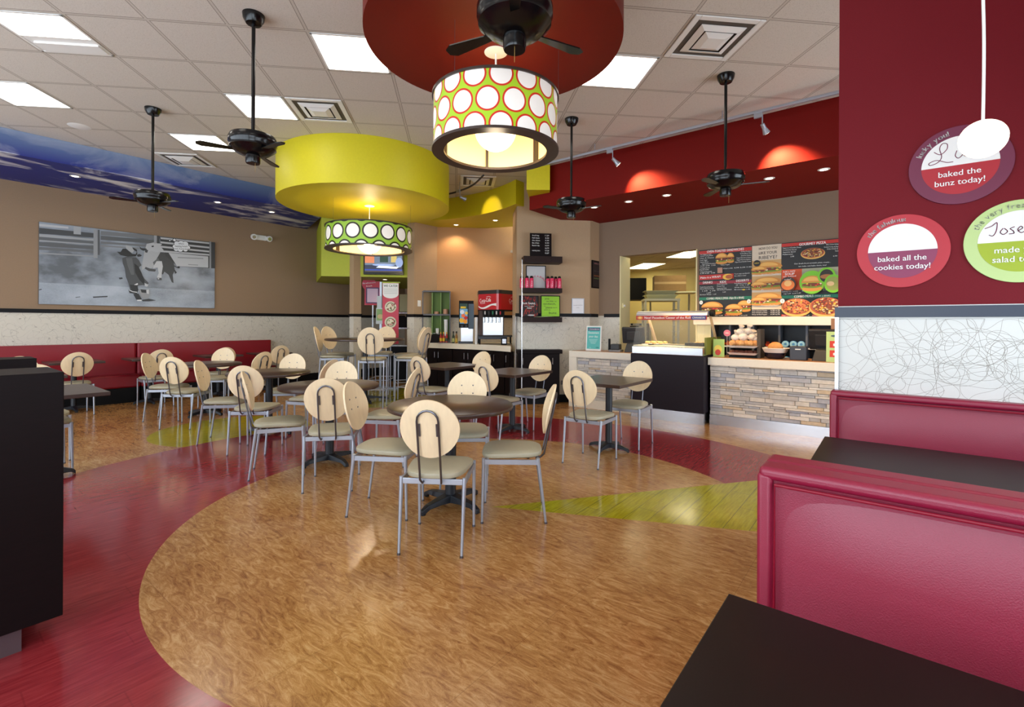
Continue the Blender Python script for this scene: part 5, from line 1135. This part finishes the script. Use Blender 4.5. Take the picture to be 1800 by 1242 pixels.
for x in (-.4, .45): B().box(x-.02, x+.02, .24, .28, -2.03, 0, rk).build('post', t)
t = thing('cardboard_box', (q[0], q[1], 2.061), TH*.7, 'large brown cardboard box on the kitchen shelf', 'box'); cb = M('cardboard', (132, 104, 70), .8, var=.06); b = B().box(-.34, .34, -.22, .25, 0, .36, cb); b.build('carton', t); b = B().box(-.341, .341, -.222, -.2205, .17, .22, M('tape', (176, 150, 110), .4)); b.build('tape', t)
q = CR(2.45, 10.3); t = thing('kitchen_equipment', (q[0], q[1], 0), TH*.9, 'dark ovens stacked against the kitchen wall left of the rack', 'oven')
B().box(-.5, .42, -.3, .4, 0, .95, 'steel').build('cabinet', t); B().box(-.5, .42, -.32, .4, 1.0, 1.35, 'steel').build('oven_body', t); B().box(-.45, .2, -.33, -.321, 1.05, 1.3, 'black_gloss').build('door', t); B().box(-.5, .37, -.25, .4, 1.85, 2.3, 'black').build('hood', t)
for i in range(4): B().cyl((-.3+.18*i, -.345, 1.33), (-.3+.18*i, -.321, 1.33), .02, m='black', n=12).build('knob', t)
t = thing('prep_shelf', (-1.65, 8.5, 0), 0, 'white kitchen prep shelf seen under the display canopy', 'shelf'); B().box(-.45, .7, 0, .5, 1.0, 1.03, 'white').build('board', t)
for x in (-.4, .6): B().box(x, x+.04, .2, .24, 0, 1.0, 'steel').build('leg', t)
q = Z(1092, 537, b=BM); t = thing('wall_thermostat', (aJ+.0205, BM+.06, q[2]), 0, 'small cream wall device on the kitchen door jamb', 'wall device'); b = B(); b.box(0, .03, -.03, .03, -.04, .04, 'cream_paint'); b.build('body', t, bev=.006); B().cyl((.03, 0, 0), (.05, 0, 0), .018, m='white', n=16).build('dial', t)
# ================================================================ drinks counter
D45 = pi/4
cf = [(741, 9.6), (768, 9.35), (793, 9.17), (820, 8.99), (845, 8.80), (866, 8.60), (884, 8.38), (898, 8.20)]
CX = lambda px, Y: CR((px-900)/FOC*Y, Y)
front = [CX(*p) for p in cf]; _q = Z(741, 560, a=aQ+.03); front[0] = (_q[0], _q[1])
backp = [(pC[0]-.9-.02, pC[1]-.9-.02)]
def off(p, q, d):
    v = Vector((q[0]-p[0], q[1]-p[1])).normalized(); return (-v[1]*d, v[0]*d)
# counter top follows the curve of the cabinets
inner = []
bk1 = (pB[0]+c*.12+c*.03, pB[1]+c*.12-c*.03); bk2 = (pB[0]+c*1.75+c*.03, pB[1]+c*1.75-c*.03)
tp = smooth_path(front, 4)
b = B(); poly = tp+[(L0[0]-.44, L0[1]+.36), bk2, bk1, (pA[0]+.03, pA[1]-.06)]
b.prism(poly, .85, .95, 'white_slab'); o = b.build('drinks_counter_top', bev=.004); tag(o, 'curved white worktop of the drinks counter, its front edge bowed', 'worktop')
segs = [(0, 2), (2, 4), (4, 6), (6, 7)]
for k, (i, j) in enumerate(segs):
    p, q = Vector(front[i]), Vector(front[j]); d = (q-p).normalized(); n = Vector((-d[1], d[0])); L = (q-p).length
    o0_ = p+n*.045; t = thing('drinks_cabinet', (o0_[0], o0_[1], 0), atan2(d[1], d[0]), 'dark wood cabinet under the curved drinks counter, ' + ('leftmost, beside the bar stools', 'second from the left', 'third from the left, behind a bright chair', 'narrow rightmost one beside the column')[k], 'cabinet', 'drinks cabinets')
    dpt = (.16, .30, .16, .10)[k]; x_a = .10 if k == 0 else .004; xe = L-.10 if k == 3 else L-.004; B().box(x_a, xe, .02, dpt, .10, .849, 'wenge').build('body', t); B().box(x_a, xe, .04, dpt-.02, 0, .10, 'black').build('plinth', t)
    nd = 1 if k == 3 else 2
    for m_ in range(nd):
        x0, x1 = max(x_a, L*m_/nd)+.006, min(xe, L*(m_+1)/nd)-.006; dr = B().box(x0, x1, 0, .019, .11, .82, 'wenge').build('door', t, bev=.002)
        hx_ = (x1-.04 if m_ == 0 else x0+.04) if nd == 2 else x1-.05
        b = B(); b.tube([(hx_, 0, .66), (hx_, -.03, .665), (hx_, -.03, .775), (hx_, 0, .78)], .006, 'steel', 8); b.build('handle', dr, smooth=True)
CT = .9505
def dthing(nm, px, Y, lab, cat, grp=None, rz=D45, z=CT):
    x, y = CX(px, Y); return thing(nm, (x, y, z), rz, lab, cat, grp)
# fountain drinks machine
cr = M('cola_red', (196, 14, 28), .3, coat=.3); ckd = M('machine_dark', (38, 34, 34), .4)
t = dthing('soda_fountain', 866, 8.82, 'big red and black cola fountain machine with five nozzles', 'drinks machine')
B().box(-.255, .42, -.02, .62, .14, .16, 'dark_grey').build('tray_frame', t)
for x in (-.25, .38):
    for y in (0, .56): B().box(x, x+.03, y, y+.03, 0, .14, 'black').build('leg', t)
B().box(-.255, .26, -.10, .30, .10, .145, M('tray_slate', (46, 54, 66), .4)).build('drip_tray', t, bev=.006)
B().box(-.24, .22, .12, .60, .16, .62, M('brown_side', (66, 44, 36), .5)).build('body', t, bev=.004)
B().box(-.17, .20, .105, .12, .17, .50, 'steel').build('splash_plate', t)
B().box(-.18, .22, .02, .14, .52, .63, 'black').build('valve_block', t, bev=.006)
for i, cc in enumerate(((200, 200, 200), (30, 30, 30), (20, 120, 80), (220, 220, 220), (200, 30, 50))):
    v = B().box(-.165+.07*i, -.12+.07*i, -.03, .02, .50, .62, 'black').build('valve', t, bev=.004)
    B().box(-.155+.07*i, -.13+.07*i, -.032, -.03, .55, .61, col(*cc)).build('label_plate', v); b = B(); b.tube([(-.142+.07*i, -.01, .5), (-.142+.07*i, -.02, .42), (-.152+.07*i, -.05, .40)], .006, 'black', 6); b.build('lever', v)
# the header: two slanted red faces meeting at a rounded front edge
hp = [(-.25, .22), (.06, -.08), (.10, -.10), (.15, -.08), (.42, .18), (.42, .60), (-.25, .60)]
b = B().prism(hp, .64, .93, cr); b.build('header', t); b = B().prism([(x*1.02, y*1.02) for x, y in hp], .93, 1.0, ckd); b.build('header_top', t, bev=.01); b = B().prism([(x*1.0, y*1.0) for x, y in hp], .62, .64, 'black'); b.build('header_rim', t)
def header_logo(p, q, txt, u0, u1, wave=True):
    v = Vector((q[0]-p[0], q[1]-p[1])); L = v.length; v.normalize(); b = B(); s = Sheet(b, frame_M((p[0]+v[1]*.001, p[1]-v[0]*.001, .64), (v[0], v[1], 0)))
    fs_ = .105
    b2 = fit(s, txt, (L*u0, .13), (L*u1, .15), fs_, Wt, .0012)
    s.stroke(smooth_path([(L*(u0+.02), .118), (L*(u0+.12), .112), (L*(u0+.3), .122)], 4), .006, Wt); s.stroke(smooth_path([(L*(u1-.25), .235), (L*(u1-.1), .245), (L*u1, .225)], 4), .006, Wt)
    if wave:
        a_ = smooth_path([(0, .075), (L*.15, .045), (L*.35, .05), (L*.7, .10), (L, .115)], 8); c_ = smooth_path([(0, .055), (L*.15, .02), (L*.4, .02), (L*.75, .075), (L, .065)], 8)
        for i in range(len(a_)-1): s.b.T = s.M; s.b.add([(*c_[i], .002), (*c_[i+1], .002), (*a_[i+1], .002), (*a_[i], .002)], [(0, 1, 2, 3)], Wt)
    b.build('logo', t)
header_logo(hp[0], hp[1], 'Coca-Cola', .08, .70); header_logo((.14, -.085), hp[4], 'Coca', .62, .98, False)
b = B(); b.box(.44, .60, .10, .40, .0, .10, 'black'); b.box(.43, .52, .12, .36, .12, .95, cr); b.build('side_unit', t, bev=.004)
# juice machine
t = dthing('juice_dispenser', 816, 9.16, 'tall black juice dispenser with a bright fruit picture, left of the cola machine', 'drinks machine')
B().box(-.10, .18, .05, .42, .30, .82, 'black').build('body', t, bev=.006); B().box(-.06, .17, .10, .40, .04, .30, 'steel').build('base', t); B().box(-.11, .17, -.06, .2, 0, .04, M('tray_slate', (46, 54, 66), .4)).build('drip_tray', t)
B().box(.08, .185, .04, .049, .28, .76, M('panel_teal', (50, 76, 96), .3)).build('side_door', t)
b = B(); b.box(-.10, .075, -.02, .05, .30, .80, 'black'); b.build('front', t, bev=.01)
b = B(); s = Sheet(b, frame_M((-.09, -.0205, .36), (1, 0, 0))); s.rect(.005, .02, .155, .40, col(120, 180, 220)); s.rect(.005, .30, .155, .40, col(30, 70, 60)); s.rect(.02, .31, .12, .345, ylw)
for (x, y, r, cc) in ((.04, .08, .045, (250, 190, 40)), (.11, .06, .04, (250, 160, 30)), (.12, .13, .035, (200, 40, 40)), (.07, .17, .035, (250, 120, 60)), (.05, .24, .04, (230, 240, 250)), (.13, .22, .03, (250, 210, 80))): s.ell(x, y, r, r, col(*cc))
b.build('picture', t)
for x in (-.06, .02): B().box(x, x+.04, -.05, -.02, .31, .35, 'dark_grey').build('nozzle', t)
# green-backed shelf of cups and lids on a dark box
t = dthing('condiment_organizer', 767, 9.63, 'grey shelf unit with green back holding lids and cups on the drinks counter', 'shelf unit')
gy_ = M('unit_grey', (92, 92, 98), .45)
B().box(-.27, .27, .18, .20, .06, 1.02, M('unit_green', (96, 130, 40), .5)).build('back', t)
for x in (-.28, .26): B().box(x, x+.02, 0, .20, .06, 1.03, gy_).build('side', t)
for z in (.54, 1.01): B().box(-.26, .26, 0, .18, z, z+.03, gy_).build('shelf', t)
for x in (-.09, .08): B().box(x, x+.014, .02, .18, .09, 1.0, M('divider_green', (130, 160, 90), .5)).build('divider', t)
B().box(-.28, .28, 0, .20, .0, .06, gy_).build('base', t)
for (dx, z, h, r, lab) in ((.19, .061, .40, .042, 'tall white cup stack in the right of the grey shelf unit'), (.02, .061, .22, .036, 'short white cup stack in the middle of the grey shelf unit')):
    x, y = CX(767, 9.63); t2 = thing('cup_stack', (x+c*dx-c*.09, y+c*dx+c*.09, CT+z), 0, lab, 'cup stack', 'cup stacks in the shelf unit'); B().lathe([(r*.8, 0), (r, h)], (0, 0), 20, 'white').build('cups', t2, smooth=True)
for (dx, lab) in ((.0, 'tan lid stack on the middle of the upper shelf'), (.18, 'taller tan lid stack on the right of the upper shelf')):
    x, y = CX(767, 9.63); h = .05 if dx == 0 else .10; t2 = thing('lid_stack', (x+c*dx-c*.09, y+c*dx+c*.09, CT+.571), 0, lab, 'lid stack', 'lid stacks'); B().lathe([(.05, 0), (.05, h)], (0, 0), 20, M('lid_tan', (190, 140, 110), .5)).build('lids', t2, smooth=True)
t = dthing('napkin_box', 757, 9.47, 'dark brown condiment box with white packets on top', 'box'); B().box(-.14, .22, -.05, .10, 0, .16, 'wenge').build('box', t, bev=.003)
rr = random.Random(9)
for i in range(9): b = B(); b.T = Matrix.Translation((-.10+.035*i, .02+rr.uniform(-.02, .03), .165+rr.uniform(0, .02))) @ Matrix.Rotation(rr.uniform(-.6, .6), 4, 'X') @ Matrix.Rotation(rr.uniform(0, 3), 4, 'Z'); b.box(-.025, .025, -.02, .02, 0, .006, 'white' if i % 2 else 'dark_grey'); b.build('packet', t)
t = dthing('sauce_tray', 781, 9.31, 'flat grey tray carrying the sauce bottles', 'tray'); B().box(-.11, .20, -.05, .06, 0, .015, M('tray_grey', (110, 106, 110), .5)).build('tray', t)
def bottle(px, Y, z, h, r, body, cap, lab, label=None):
    t = dthing('sauce_bottle', px, Y, lab, 'bottle', 'sauce bottles', z=z)
    B().lathe([(r, 0), (r, h*.55), (r*.5, h*.72), (r*.42, h*.84)], (0, 0), 16, body).build('bottle', t, smooth=True); B().lathe([(r*.5, h*.84), (r*.5, h)], (0, 0), 16, cap).build('cap', t, smooth=True)
    B().lathe([(r*1.02, h*.12), (r*1.02, h*.42)], (0, 0), 16, label or ylw, cap=False).build('label', t)
kr = col(176, 26, 24, .3); yc_ = col(232, 196, 60); gc = col(40, 60, 34, .3); am = col(150, 100, 30, .3)
bottle(775, 9.30, CT+.0155, .20, .024, kr, yc_, 'red hot-sauce bottle with yellow cap, left of three'); bottle(780, 9.32, CT+.0155, .20, .024, kr, yc_, 'red hot-sauce bottle with yellow cap, middle of three'); bottle(785.3, 9.30, CT+.0155, .20, .024, kr, yc_, 'red hot-sauce bottle with yellow cap, right of three', gc)
bottle(797, 9.24, CT+.0005, .23, .024, gc, 'black', 'dark green sauce bottle with black cap', col(180, 190, 120)); bottle(802.5, 9.22, CT+.0005, .23, .024, am, 'black', 'amber sauce bottle with black cap', col(210, 180, 60))
t = dthing('cup_tower', 837.5, 8.98, 'tall narrow white tower of cups beside the cola machine', 'cup stack'); B().lathe([(.028, 0), (.030, .5)], (0, 0), 16, 'white').build('cups', t, smooth=True)
t = dthing('napkin_holder', 886, 8.60, 'small black napkin holder at the right end of the drinks counter', 'napkin holder'); B().box(-.05, .05, -.04, .04, 0, .13, 'black').build('case', t, bev=.004); B().box(-.035, .035, -.041, -.0401, .03, .11, 'steel').build('face', t)
# ---- column shelves
def cface(px, Y): return CX(px, Y)
nF = (c, -c)                                        # outwards from the column face
def face_pt(s_, d): return (L0[0]+c*s_+nF[0]*d, L0[1]+c*s_+nF[1]*d)
def on_face(px, py, d=0.):
    x1, y1, z1 = _ray(px, py); p0 = face_pt(0, d); k = (p0[0]-p0[1])/(x1-y1); X_, Y_ = x1*k, y1*k
    return ((X_-p0[0])+(Y_-p0[1]))*c, EYE+z1*k
sL = on_face(921, 450, .30)[0]; sR = on_face(989, 450, .30)[0]
for py0, py1, lab in ((449, 460, 'top dark floating shelf on the corner column'), (505, 513, 'middle dark floating shelf on the corner column'), (556, 565, 'bottom dark floating shelf on the corner column')):
    z1 = on_face(955, py0+1, .30)[1]; z0 = on_face(955, py1+1, .30)[1]; t = thing('wall_shelf', (*face_pt(0, 0), z0), D45, lab, 'shelf', 'floating shelves on the column')
    b = B(); b.prism([(sL-.0, -.30), (sR, -.30), (sR, -.0185), (sL-.0, -.0185)], 0, z1-z0, 'wenge_shelf'); b.build('board', t, bev=.003)
SZ = [on_face(955, y+1, .30)[1] for y in (449, 505, 556)]
t = thing('shelf_pole', (*face_pt(sL-.02, .26), 0), 0, 'thin silver pole beside the column shelves', 'pole'); B().cyl((0, 0, .0), (0, 0, SZ[0]-.06), .012, m='steel', n=16).build('tube', t, smooth=True); B().cyl((0, 0, 0), (0, 0, .01), .03, m='steel', n=16).build('foot', t)
def fthing(nm, px, d, z, lab, cat, grp=None): s_ = on_face(px, 500, d)[0]; return thing(nm, (*face_pt(s_, d), z), D45, lab, cat, grp)
def standing(nm, px0, px1, py0, py1, d, z, lab, draw, frame='black', fw=.014, cat='framed print', lean=.03, thick=.012):
    a_, zt = on_face(px0, py0, d); b_, _ = on_face(px1, py0, d); w = b_-a_; h = zt-z; t = thing(nm, (*face_pt(a_, d), z), D45, lab, cat); Mx = Matrix.Rotation(-lean, 4, 'X')
    b = B(); b.T = Mx; b.box(0, w, 0, thick, 0, h, frame); b.build('frame' if fw else 'card', t, bev=.001); b = B(); s = Sheet(b, Mx @ frame_M((fw, -.0005, fw), (1, 0, 0))); draw(s, w-2*fw, h-2*fw); b.build('print', t); return t
def d_price(s, w, h):
    for i in range(8):
        y = h*(.88-.105*i)
        if i < 5: fit(s, ('Small bag', 'Half dozen', 'One dozen', 'Box of bunz', 'Ranch dip')[i], (w*.1, y), (w*(.42+.02*(i % 3)), y), h*.075, Wt)
        if i == 6: fit(s, 'catering menu', (w*.1, y), (w*.46, y), h*.075, Wt)
        fit(s, ('1.29', '4.50', '7.99', '9.99', '14.99', '16.99', '13.25', '15.87')[i], (w*.70, y), (w*.88, y), h*.08, Wt)
standing('price_card', 932, 970, 409, 449, .16, SZ[0]+.0015, 'dark brown price card standing on the top column shelf', d_price, 'wenge', .0, 'price card')
def d_frame(s, w, h): s.rect(0, 0, w, h, col(190, 190, 192)); s.arc('EAT A BUNZ', w*.55, h*.10, h*.40, radians(128), h*.12, col(220, 60, 110), .0008)
standing('picture_frame', 925, 960, 466, 502, .12, SZ[1]+.0015, 'black picture frame with pink lettering behind the pink bottles', d_frame)
def d_hot(s, w, h):
    s.rect(0, 0, w, h, col(30, 14, 12)); r = random.Random(3)
    for _ in range(90):
        x, y = r.uniform(.03, .97)*w, r.uniform(.03, .97)*h; s.stroke([(x, max(0, y-h*.05)), (x+r.uniform(-.03, .03)*w, min(h, y+h*.05))], w*.035, r.choice((col(150, 26, 20), col(190, 50, 26), col(110, 16, 18))))
    fit(s, 'hot bunz.', (w*.14, h*.60), (w*.88, h*.60), h*.17, Wt, .001); fit(s, 'oven toasted', (w*.25, h*.48), (w*.78, h*.48), h*.08, Wt); fit(s, 'better', (w*.40, h*.38), (w*.66, h*.38), h*.10, Wt, .001); s.ell(w*.62, h*.05, w*.2, h*.035, col(200, 200, 200))
standing('framed_poster', 913, 947, 519, 556, .10, SZ[2]+.0015, 'framed black poster reading hot bunz over red flames', d_hot)
def d_green(s, w, h):
    s.rect(0, 0, w, h, col(150, 206, 40)); ik = col(20, 24, 16)
    for tx, x0, x1, y, sz in (('you', .18, .42, .84, .15), ('can bite', .26, .66, .72, .12), ('my', .72, .84, .73, .07), ('sandwich,', .10, .80, .58, .14), ('but', .14, .24, .49, .08), ('please', .24, .60, .40, .13), ("don't", .64, .88, .41, .08), ('pinch my', .15, .50, .30, .08), ('bunz.', .42, .88, .12, .17)): fit(s, tx, (w*x0, h*y), (w*x1, h*y), h*sz, ik)
standing('framed_poster', 951, 985, 519, 553, .10, SZ[2]+.0015, 'framed lime green poster with black lettering about biting a sandwich', d_green)
t = fthing('flyer_stack', 948, .27, SZ[2]+.0015, 'fanned pile of green flyers lying on the bottom shelf', 'flyers')
for i in range(6): b = B(); b.T = Matrix.Translation((-.0+.035*i, .03, .002*i)) @ Matrix.Rotation(.2*i-.4, 4, 'Z'); b.box(-.07, .07, -.05, .05, 0, .0016, col(150, 200, 90) if i % 2 else col(210, 226, 180)); b.build('flyer', t)
def pink_bottle(px, d, lab):
    t = fthing('drink_bottle', px, d, SZ[1]+.001, lab, 'bottle', 'pink drink bottles'); m_ = M('bottle_pink', (214, 40, 90), .3, coat=.3)
    B().lathe([(.032, 0), (.034, .01), (.034, .15), (.026, .165)], (0, 0), 20, m_).build('bottle', t, smooth=True); B().lathe([(.026, .165), (.028, .17), (.022, .19), (.018, .20)], (0, 0), 16, 'black').build('cap', t, smooth=True)
    b = B(); b.T = Matrix.Rotation(-pi/2, 4, 'Z'); 
    b = B(); s = Sheet(b, frame_M((.010, -.0346, .03), (0, 0, 1), updir=(-1, 0, 0))); fit(s, 'BUNZ', (.0, 0), (.09, 0), .022, col(250, 220, 230)); b.build('lettering', t)
for px, d, lb in ((917.5, .20, 'leftmost behind the pole'), (926.5, .24, 'second from the left'), (934.5, .24, 'right one of the left group'), (963.5, .20, 'left end of the right group'), (970.5, .25, 'front left of the right group'), (977, .18, 'middle rear of the right group'), (983.5, .25, 'front right of the right group')):
    pink_bottle(px, d, 'pink metal bottle on the middle shelf, '+lb)
def flat_on_face(nm, px0, px1, py0, py1, lab, draw, frame, fw, cat):
    a_, z1 = on_face(px0, py0, .019); b_, z0 = on_face(px1, py1, .019); t = thing(nm, (*face_pt(a_, .019), z0), D45, lab, cat)
    B().box(0, b_-a_, 0, .018, 0, z1-z0, frame).build('frame', t, bev=.002); b = B(); s = Sheet(b, frame_M((fw, -.0005, fw), (1, 0, 0))); draw(s, b_-a_-2*fw, z1-z0-2*fw); b.build('print', t)
def d_note(s, w, h): s.rect(0, 0, w, h, col(236, 236, 240)); fit(s, 'restrooms', (w*.1, h*.52), (w*.9, h*.54), h*.09, col(120, 120, 126)); fit(s, 'this way', (w*.35, h*.36), (w*.6, h*.36), h*.07, col(120, 120, 126))
flat_on_face('framed_notice', 1005.5, 1027, 524, 551, 'small silver-framed white notice on the corner column', d_note, 'silver_paint', .012, 'notice')
q0 = Z(1039.5, 482, a=R0[0]+.001); q1 = Z(1061, 482, a=R0[0]+.001); zt1 = Z(1050, 459, a=R0[0])[2]; zt0 = Z(1050, 507, a=R0[0])[2]
t = thing('framed_notice', (R0[0], q0[1], zt0), 0, 'dark framed menu notice on the side of the corner column', 'notice'); w, h = q1[1]-q0[1], zt1-zt0; B().box(.001, .02, 0, w, 0, h, 'wenge').build('frame', t)
b = B(); s = Sheet(b, frame_M((.0205, .02, .02), (0, 1, 0))); w -= .04; h -= .04; s.rect(0, 0, w, h, col(40, 30, 30)); fit(s, 'APPLY NOW', (w*.12, h*.9), (w*.9, h*.9), h*.08, col(220, 150, 150)); fit(s, 'CATERING', (w*.1, h*.42), (w*.95, h*.42), h*.07, col(206, 120, 60)); fit(s, 'available here', (w*.1, h*.32), (w*.95, h*.32), h*.07, col(130, 170, 90)); fit(s, 'ask any of us', (w*.1, h*.62), (w*.9, h*.62), h*.05, col(110, 110, 116)); b.build('print', t)
# low cabinet in front of the column
a_, _ = on_face(909, 650, .16); b_, _ = on_face(985, 650, .16)
t = thing('low_cabinet', (*face_pt(a_, 0), 0), D45, 'low black cabinet at the foot of the corner column', 'cabinet'); w = b_-a_
B().box(.02, w-.02, -.20, -.019, .10, .84, 'wenge').build('body', t); B().box(.03, w-.03, -.18, -.019, 0, .10, 'black').build('plinth', t); B().box(.0, w+.02, -.24, -.019, .84, .905, 'wenge').build('top', t, bev=.003)
for k in range(2):
    dr = B().box(.025+(w-.05)*k/2+.003, .025+(w-.05)*(k+1)/2-.003, -.218, -.201, .11, .83, 'wenge').build('door', t); hx_ = w*.80 if k else w*.12
    b = B(); b.tube([(hx_, -.218, .66), (hx_, -.245, .665), (hx_, -.245, .77), (hx_, -.218, .775)], .006, 'steel', 8); b.build('handle', dr, smooth=True)
# corner guard of the column
b = B(); p = face_pt(-.004, .004); b.box(p[0]-.012, p[0]+.012, p[1]-.012, p[1]+.012, 0, 1.45, 'steel'); struct('trim_10', b)
# wall socket on the stub wall
q = Z(737, 533, a=aQ); t = thing('light_switch', (aQ, q[1], q[2]), 0, 'small white wall switch beside the drinks shelf unit', 'switch'); B().box(.001, .008, -.04, .04, -.06, .06, 'white').build('plate', t); B().box(.008, .012, -.012, .012, -.02, .02, 'white').build('rocker', t)
q = on_face(989, 664, .004)[0]; t = thing('wall_socket', (*face_pt(on_face(991, 672, 0)[0], .0), on_face(991, 672, 0)[1]), D45, 'grey wall socket low on the corner column', 'socket'); B().box(-.05, .05, -.006, -.001, -.035, .035, 'grey').build('plate', t)
# ---- television corner
def yf(px, py, d=.0):            # point on the bulkhead's 45-degree face, d out from it
    x1, y1, z1 = _ray(px, py); p0 = (nf[0][0]+c*d, nf[0][1]-c*d); k = (p0[0]-p0[1])/(x1-y1); return (x1*k, y1*k, EYE+z1*k)
A_ = yf(639, 482, .09); B_ = yf(709.5, 483, .09); w = math.hypot(B_[0]-A_[0], B_[1]-A_[1]); h = w*.60
t = thing('television', (A_[0], A_[1], A_[2]), D45, 'flat television mounted on the yellow-green bulkhead', 'television')
b = B(); b.box(0, w, 0, .05, 0, h, 'black_gloss'); b.build('casing', t, bev=.006); B().box(w*.3, w*.7, .05, .087, h*.3, h*.7, 'black').build('mount', t)
b = B(); s = Sheet(b, frame_M((w*.035, -.001, h*.11), (1, 0, 0))); w2, h2 = w*.93, h*.84
def scr(r, g_, b_): return M('screen_%d_%d_%d' % (r, g_, b_), (r, g_, b_), .3, emit=.9)
s.rect(0, 0, w2, h2, scr(30, 36, 60)); s.rect(0, h2*.35, w2, h2, scr(96, 110, 128)); s.rect(0, h2*.45, w2*.25, h2*.9, scr(200, 120, 80)); s.rect(w2*.40, h2*.5, w2*.62, h2*.95, scr(30, 60, 50)); s.rect(w2*.70, h2*.5, w2*.85, h2*.9, scr(190, 170, 100)); s.ell(w2*.92, h2*.5, w2*.10, h2*.25, scr(130, 150, 190)); s.ell(w2*.5, h2*.36, w2*.3, h2*.06, scr(140, 160, 200)); s.poly([(w2*.3, h2*.22), (w2*.85, h2*.18), (w2*.92, h2*.28), (w2*.38, h2*.32)], scr(220, 230, 250))
s.rect(0, h2*.07, w2, h2*.14, scr(30, 60, 150)); s.rect(0, .0, w2, h2*.07, scr(60, 50, 40)); b.build('screen', t)
# pink poster with a clear frame, brochure post and catering banner
x, y = CX(655, 9.9)
def stand_at(px, Y): return CX(px, Y)
t = thing('pink_poster', (*stand_at(655, 10.3), 0), D45, 'pink poster with a round top badge and empty white frame, left of the catering banner', 'sign'); s0 = 10.3/FOC
def zz(py): return EYE+(HOR-.0048*-240*-1-py)*s0 if 0 else EYE+((HOR-1.2)-py)*s0
pk = col(200, 60, 84); B().box(-.012, .012, .004, .02, 0, zz(530), 'steel').build('post', t); B().box(-.15, .15, -.1, .12, 0, .02, 'dark_grey').build('foot', t)
b = B(); x_ = lambda px: (px-655)*s0
b.box(x_(641), x_(667.5), -.004, .004, zz(536), zz(494), pk); b.T = Matrix.Translation((x_(648.5), 0, zz(499))) @ Matrix.Rotation(pi/2, 4, 'X'); b.lathe([(.145, -.004), (.145, .0045)], (0, 0), 40, pk); b.build('board', t)
b = B(); s = Sheet(b, frame_M((0, -.0055, 0), (1, 0, 0))); s.rect(x_(643.5), zz(533), x_(666), zz(505), col(90, 60, 110)); s.rect(x_(645.5), zz(531), x_(664), zz(507), col(226, 200, 226)); b.build('white_frame', t)
b = B(); s = Sheet(b, frame_M((0, -.0065, 0), (1, 0, 0))); s.k = 3; fit(s, 'firehouse', (x_(638), zz(499.5)), (x_(660), zz(497)), .05, col(210, 210, 216), .001); fit(s, 'fresh', (x_(644), zz(504)), (x_(654), zz(503)), .04, Wt, .001); b.build('lettering', t)
t = thing('brochure_stand', (*stand_at(669, 9.95), 0), D45, 'silver post brochure stand with a green leaflet holder beside the catering banner', 'leaflet stand'); s0 = 9.95/FOC; x_ = lambda px: (px-669)*s0
B().box(-.022, .022, 0, .03, 0, zz(495), 'silver_paint').build('post', t); B().lathe([(.16, 0), (.15, .015)], (0, 0), 28, 'silver_paint').build('foot', t)
b = B(); b.box(x_(661.5), x_(676), -.03, -.004, zz(569), zz(541), M('holder', (190, 200, 200), .2)); b.box(x_(663), x_(670), -.02, -.004, zz(541), zz(520), M('holder', (190, 200, 200), .2)); b.build('holder', t)
b = B(); s = Sheet(b, frame_M((0, -.031, 0), (1, 0, 0))); s.rect(x_(662.5), zz(563), x_(675), zz(543), col(150, 190, 120)); s.ell(x_(669), zz(556), .06, .05, col(226, 206, 150)); b.build('leaflet', t)
s0 = 9.75/FOC; t = thing('catering_banner', (*stand_at(686.5, 9.75), 0), D45, 'tall red banner stand reading we cater, with pictures of platters', 'banner'); x_ = lambda px: (px-686.5)*s0
b = B(); b.box(x_(672.5), x_(700.5), -.002, .002, zz(604), zz(496), pk); b.build('banner', t); B().box(-.17, .17, -.06, .06, 0, .03, 'silver_paint').build('foot', t); B().box(-.01, .01, .004, .02, .03, zz(495), 'silver_paint').build('pole', t); B().box(x_(672), x_(702.5), -.008, .008, zz(497), zz(495), col(170, 196, 60)).build('top_bar', t)
b = B(); s = Sheet(b, frame_M((0, -.0025, 0), (1, 0, 0))); s.rect(x_(673), zz(516), x_(700), zz(497.5), Wt); s.ell(x_(686.5), zz(516), 13.5*s0, 8*s0, Wt, 180, 360)
fit(s, 'WE CATER!', (x_(674.5), zz(504)), (x_(699), zz(504)), .066, col(30, 60, 60), .001)
for i in range(4): s.stroke([(x_(675), zz(507.5+2.6*i)), (x_(698), zz(507.5+2.6*i))], .008, col(196, 200, 200))
r = random.Random(2)
for i, yy in enumerate((539, 566, 588, 599)):
    for cc, q in ((col(214, 206, 180), 1), (col(120, 110, 80), .75), (col(226, 216, 190), .6)): s.ell(x_(686.5), zz(yy), 10*s0*q, (10 if i < 2 else 5)*s0*q, cc)
    for _ in range(14): s.ell(x_(686.5)+r.uniform(-8, 8)*s0, zz(yy)+r.uniform(-.7, .7)*(9 if i < 2 else 4)*s0, .014, .014, r.choice((col(80, 70, 50), col(240, 232, 210), col(160, 60, 50), col(110, 130, 60))), n=8)
b.build('print', t)
x, y = CX(703, 11.2); t = thing('kitchen_shelving', (x, y, 0), D45, 'dark wire shelving glimpsed beside the catering banner', 'shelving')
for z in (.8, 1.2, 1.55): B().box(-.3, .3, -.2, .2, z, z+.03, 'steel').build('shelf', t)
for xx in (-.28, .28): B().box(xx-.015, xx+.015, -.2, -.17, 0, 2.0, 'steel').build('post', t)
B().box(-.28, .28, -.15, .18, 0, .78, 'black').build('lower_cabinet', t); B().box(-.25, .2, -.1, .15, 1.231, 1.48, 'wenge').build('goods', t); B().box(.0, .28, -.1, .15, 1.6, 2.0, 'cream_paint').build('upper_goods', t)
